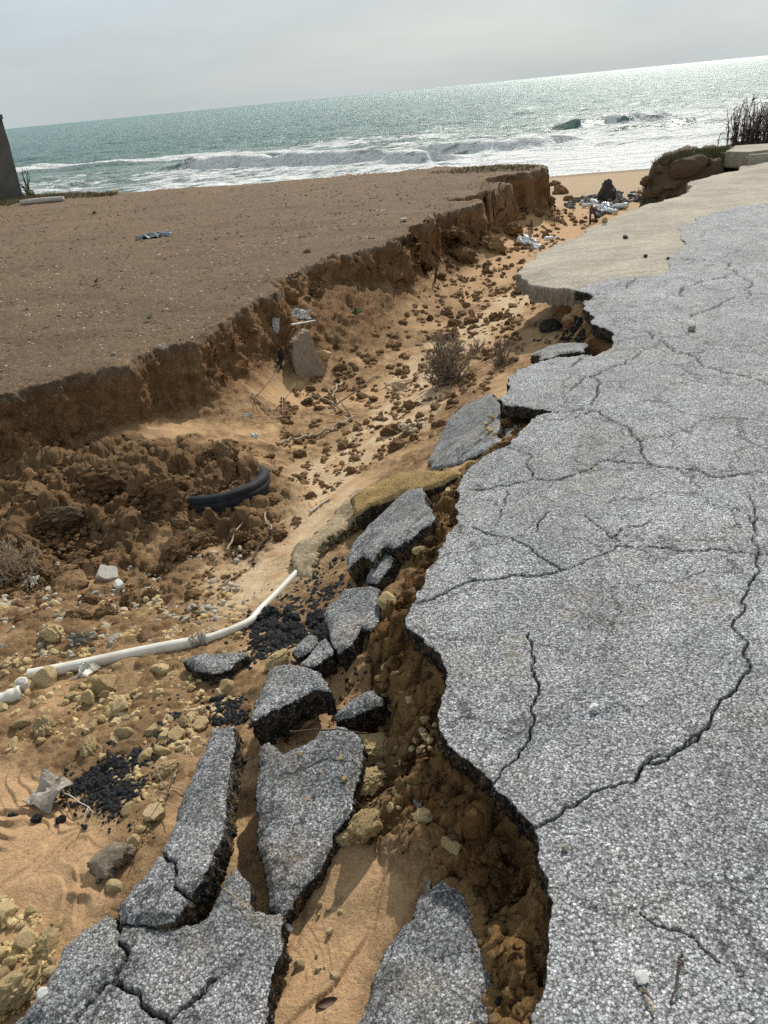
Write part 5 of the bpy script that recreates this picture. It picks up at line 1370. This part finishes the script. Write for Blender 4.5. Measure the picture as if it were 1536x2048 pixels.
# grass on the rims
def grass(name, label, poly, n, hgt, seed, m='grass'):
    H, u, rs = px_pts(poly, n, seed); b = MB(); vs = []; fs = []
    for q in H:
        for _ in range(3):
            a = rs.uniform(0, 6.28); w = .008; l = hgt * rs.uniform(.4, 1.2); lean = rs.normal(0, .5, 2) * l
            o = q + np.array([rs.normal(0, .05), rs.normal(0, .05), -.01]); k = len(vs)
            vs += [o + [w * math.cos(a), w * math.sin(a), 0], o - [w * math.cos(a), w * math.sin(a), 0], o + [lean[0], lean[1], l]]; fs.append((k, k + 1, k + 2))
    b.add(vs, None, fs); tag(b.build(name, M[m]), label, 'grass', None, 'stuff')
grass('rim_grass', 'short grass along the far left rim of the terrace', [(-20, 392), (100, 386), (240, 384), (230, 392), (130, 398), (40, 408), (-20, 418)], 1500, .09, 60)
grass('rim_grass', 'thin grass along the far end of the terrace', [(930, 336), (1040, 327), (1085, 330), (1060, 342), (960, 346), (850, 348)], 700, .06, 61)
grass('bank_grass', 'dry grass on top of the far bank by the paving', [(1330, 322), (1370, 310), (1450, 302), (1460, 312), (1400, 318), (1340, 334), (1312, 332)], 1800, .13, 62)

# reeds
def reeds():
    root = bpy.data.objects.new('reed_clump', None); COL.objects.link(root)
    c = un(1520, 290, 0.05); root.location = c; tag(root, 'tall clump of dead brown reeds behind the concrete slab', 'reeds')
    rs = np.random.RandomState(5); st = MB(); lf = MB()
    for i in range(230):
        x = rs.uniform(-.45, 1.9); y = rs.uniform(-.2, 1.0); h = rs.uniform(.22, .78) * (0.62 + .5 * min(1, (x + .85) / .9)); lean = np.array([rs.normal(0, .2), rs.normal(0, .15)]) * h
        L = np.array([[x, y, -.1], [x + lean[0] * .3, y + lean[1] * .3, h * .5], [x + lean[0], y + lean[1], h]])
        st.tube(L, [.011, .009, .004], 4, False)
        for j in range(rs.randint(6, 12)):
            f = rs.uniform(.1, 1); q = np.array([x + lean[0] * f, y + lean[1] * f, h * f]); a = rs.uniform(0, 6.28); l = rs.uniform(.12, .38)
            d = np.array([math.cos(a), math.sin(a), rs.uniform(-.2, 1.1)]); d /= np.linalg.norm(d); sd = np.cross(d, [0, 0, 1]); w = .010
            p1 = q + d * l * .6; p2 = q + d * l + [0, 0, -l * .3]
            lf.add([q + sd * w, q - sd * w, p1 - sd * w, p1 + sd * w, p2], [(0, 1, 2, 3)], [(3, 2, 4)])
    st.build('stems', M['reed'], root); lf.build('leaves', M['reed'], root)
reeds()

# concrete slab and kerb at the far right
def prism(name, P, z0, z1, m, bev=0.02):
    bm = bmesh.new(); vs = [bm.verts.new((p[0], p[1], z0)) for p in P]; f = bm.faces.new(vs)
    r = bmesh.ops.extrude_face_region(bm, geom=[f]); 
    for v in r['geom']:
        if isinstance(v, bmesh.types.BMVert): v.co.z = z1
    bmesh.ops.recalc_face_normals(bm, faces=bm.faces)
    bmesh.ops.bevel(bm, geom=bm.edges[:], offset=bev, segments=2, affect='EDGES')
    bmesh.ops.subdivide_edges(bm, edges=bm.edges[:], cuts=1)
    me = bpy.data.meshes.new(name); bm.to_mesh(me); bm.free()
    return link(name, me, m)
sl = unl([(1449, 303), (1470, 291), (1580, 284), (1610, 292), (1497, 304)], 0.14)
tag(prism('concrete_slab', sl, -0.12, 0.14, M['concrete']), 'thick concrete slab overhanging a hollow at the far right', 'concrete slab')
kb = unl([(1493, 311), (1499, 303), (1620, 291), (1620, 300)], 0.10)
tag(prism('kerb', kb, -0.10, 0.10, M['concrete'], 0.03), 'pale raised kerb end at the far right of the apron', 'kerb', None, 'structure')

# building corner at the left
def building():
    p = un(47, 394, PZ)[:3]
    d = math.hypot(p[0], p[1]); 
    # height from the sight line to the top of the corner
    q = ray(np.array(4.0), np.array(238.0)); t = p[1] / q[1]; h = CAM[2] + q[2] * t - PZ
    root = bpy.data.objects.new('building', None); COL.objects.link(root); root.location = (p[0], p[1], PZ)
    tag(root, 'weathered grey rendered building corner at the left edge', 'building')
    pt = CAM + q * t; shx = pt[0] - p[0]
    b = MB(); rs = np.random.RandomState(2); n = 26
    # front wall with a rough corner, and the side wall
    def wallgrid(o, ex, w, seed):
        vs = []; 
        for i in range(n + 1):
            for j in range(n + 1):
                u_ = i / n * w; z_ = -0.3 + (h + 0.3) * j / n; e = 0.02 * n2(np.array([u_ * 2.]), np.array([z_ * 2.]), seed)[0] 
                vs.append(np.array(o) + np.array(ex) * u_ + np.array([ex[1], -ex[0], 0]) * e + [shx * max(z_, 0) / h * (1 if seed < 3 else .3), 0, z_])
        q_ = [(i * (n + 1) + j, (i + 1) * (n + 1) + j, (i + 1) * (n + 1) + j + 1, i * (n + 1) + j + 1) for i in range(n) for j in range(n)]
        b.add(vs, q_)
    wallgrid((0, 0, 0), (-0.985, -0.17, 0), 4.0, 1)
    wallgrid((0, 0, 0), (-0.50, 0.866, 0), 3.5, 2)
    wallgrid((-4 * .985 - .5 * 3.5, -.68 + 3.5 * .866, 0), (0.985, 0.17, 0), 4.0, 3)
    b.build('wall', M['wall'], root)
    rf = MB(); 
    c = [np.array([0.08 + shx, -0.12, 0]), np.array([-4.1, -0.85, 0]), np.array([-5.9, 2.4, 0]), np.array([-1.75 + shx, 3.1, 0])]
    vs = [x + [0, 0, h + .0] for x in c] + [x + [0, 0, h + .10] for x in c]
    rf.add(vs, [(3, 2, 1, 0), (4, 5, 6, 7), (0, 1, 5, 4), (1, 2, 6, 5), (2, 3, 7, 6), (3, 0, 4, 7)])
    rf.build('roof', M['wall'], root, False)
building()

# terrace litter
P = pts_on([(42, 411), (70, 408), (100, 405), (128, 403)], 0.06); c = P[0].copy(); b = MB(); b.tube(P - c, [.06, .065, .062, .055], 10)
o = b.build('post', M['wood']); o.location = c; tag(o, 'pale weathered post lying on the terrace by the building', 'post')
def film(name, label, cat, px, wx, wy, rot, m, seed, hh=0.04, on=None, th=0.004, n_=26, kv=.55, flat=False):
    p = hit([px[0]], [px[1]])[0] if on is None else un(*px, on); s = np.linalg.norm(p - CAM) / F; n = n_; vs = []
    for i in range(n):
        for j in range(n):
            u_ = (i / (n - 1) - .5) * wx * s; a_ = 0; v_ = (j / (n - 1) - .5) * wy * s; a = np.array([i * .16 + seed]); b_ = np.array([j * .16])
            k = 1 + kv * n2(a * 1.5, b_ * 1.5, seed)[0]
            vs.append((u_ * k, v_ * k, hh * (abs(n2(a * .8 + b_ * .5, b_ * .7, seed + 3)[0]) * 1.2 + .22 * abs(n2(a * 2.2 - b_, b_ * 1.5, seed + 4)[0]))))
    q = [(i * n + j, (i + 1) * n + j, (i + 1) * n + j + 1, i * n + j + 1) for i in range(n - 1) for j in range(n - 1)]
    b = MB(); b.add(vs, q); o = b.build(name, M[m], None, not flat); so = o.modifiers.new('thick', 'SOLIDIFY'); so.thickness = th
    o.location = p + np.array([0, 0, .012]); o.rotation_euler = rot; return tag(o, label, cat)
film('plastic_film', 'flattened blue grey plastic scrap on the terrace', 'plastic scrap', (307, 474), 50, 42, (0, 0, .2), 'bluefilm', 1, 0.05)
film('metal_scrap', 'crumpled grey white sheet stuck in the bank face, upper one', 'scrap', (600, 634), 34, 22, (.5, .1, .2), 'metal', 2, .06)
stick('metal_rod', 'grey metal strip under the crumpled sheet in the bank', [(582, 656), (605, 652), (632, 647)], .014, 'metal', .03, wig=.1, cat='metal rod')
film('plastic_film', 'pale sheet edge in the dark hollow of the bank', 'plastic scrap', (552, 655), 12, 26, (1.2, .1, .1), 'metal', 4, .03)
film('plastic_sheet', 'black plastic sheet edge sticking out of the bank', 'plastic scrap', (563, 735), 16, 60, (1.35, .1, -1.1), 'blackplastic', 5, .05)
film('rag', 'dirty grey cloth with thin handles on the swirled sand', 'rag', (103, 1595), 58, 62, (.12, .1, -.45), 'cloth', 6, .055, n_=11, kv=.16, flat=True)
stick('handle', 'thin pale wire handles beside the grey cloth', [(128, 1595), (160, 1612), (193, 1638)], .0025, 'wood', .03, branches=1, cat='wire')
film('rag', 'grey ribbon tangle above the pipe', 'rag', (162, 1286), 38, 26, (.8, .2, .4), 'cloth', 7, .05)
film('plastic_scrap', 'white plastic shard on sand left of mid gully', 'plastic scrap', (508, 877), 14, 12, (.9, .2, .3), 'plastic', 8, .02)
film('plastic_scrap', 'white plastic shard right of the tyre', 'plastic scrap', (549, 958), 12, 14, (.8, .4, .9), 'plastic', 9, .02)
film('cardboard', 'tan flat board half sunk in the gully sand', 'board', (830, 862), 46, 36, (.15, .1, .5), 'beige', 10, .02, th=.02)
rock('pebble', 'grey stone at the foot of the bank roots', 'stone', None, 496, 836, 13, 'stone', 'pale', .3)
# rusty cap in the wet sand
b = MB(); a = np.linspace(0, 2 * math.pi, 17)[:-1]; p = hit([656], [2010])[0]
vs = [(0, 0, .008)] + [(.035 * math.cos(t), .014 * math.sin(t), .004) for t in a] + [(.038 * math.cos(t), .016 * math.sin(t), -.012) for t in a]
b.add(vs, [(1 + i, 1 + (i + 1) % 16, 17 + (i + 1) % 16, 17 + i) for i in range(16)][::-1], [(0, 1 + i, 1 + (i + 1) % 16) for i in range(16)])
o = b.build('rusty_disc', M['rust']); o.location = p + [0, 0, .010]; o.rotation_euler = (.5, .25, .35); o.scale = (.75, .75, 1); tag(o, 'rust brown metal disc stuck in wet sand at the bottom', 'metal disc')
rock('shell', 'small white shell piece on the wet sand', 'shell', None, 578, 1858, 9, 'stone', 'white', .4)

# bottles and bags where the gully meets the beach
def bottle(label, px, s, rot, seed):
    p = hit([px[0]], [px[1]])[0]
    root = bpy.data.objects.new('plastic_bottle', None); COL.objects.link(root); root.location = p + [0, 0, .06]; root.rotation_euler = rot; root.scale = (s, s, s)
    tag(root, label, 'bottle', 'plastic litter at the beach end')
    b = MB(); z = np.array([0, .01, .06, .10, .14, .18, .22, .25, .27, .30]); r_ = np.array([.025, .042, .042, .036, .042, .042, .04, .025, .014, .014])
    b.tube(np.stack([0 * z, 0 * z, z - .15], 1), r_, 12); b.build('body', M['plastic'], root)
    b = MB(); b.tube(np.array([[0, 0, .15], [0, 0, .172]]), .016, 10); b.build('cap', M['pipe'], root)
for k, (px, py, lab) in enumerate([(1163, 410, 'clear bottle at the left of the litter heap'), (1178, 416, 'clear bottle second in the litter heap'), (1197, 420, 'upright white bottle in the litter heap'), (1216, 416, 'big clear bottle in front of the dark boulder'), (1222, 428, 'white bottle nearest the paving edge'), (1236, 419, 'slim bottle right of the litter heap'), (1245, 416, 'round topped white bottle against the paving edge'), (1188, 408, 'small bottle at the back of the litter heap'), (1056, 489, 'clear bottle by the pale dry weed'), (1100, 484, 'white bottle alone beside the paving edge')]):
    bottle(lab, (px, py), .85 + .25 * (k % 3), (1.2 + .3 * (k % 3), .2 * k, .9 * k), k)
film('plastic_bag', 'white crumpled bag among the bottles', 'bag', (1205, 424), 30, 40, (.3, .1, .4), 'plastic', 20, .12)
film('plastic_bag', 'white torn bag near the pale dry weed', 'bag', (1062, 496), 22, 40, (.4, .1, .9), 'plastic', 21, .10)
for px, py, lab in [(571, 359, 'larger dark stone on the seaward rim of the terrace'), (565, 360, 'smaller dark stone on the seaward rim of the terrace')]:
    rock('stone', lab, 'stone', None, px, py + 1, 5, 'clod', 'darkrock', .6)
for px, py, r, lab in [(807, 443, 8, 'yellowish flat stone on the terrace near its edge'), (484, 474, 5, 'white stone in the middle of the terrace'), (384, 680, 5, 'white stone on the terrace rim above the stub'), (324, 698, 9, 'pale stone on the very rim of the bank'), (228, 711, 6, 'pale oval stone on the terrace near the near rim'), (120, 671, 6, 'white stone on the left of the terrace'), (613, 507, 8, 'reddish lump on the terrace edge'), (190, 428, 5, 'dark lump behind the lying post')]:
    rock('stone', lab, 'stone', None, px, py, r, 'stone', 'clod' if 'lump' in lab else 'pale', .35)
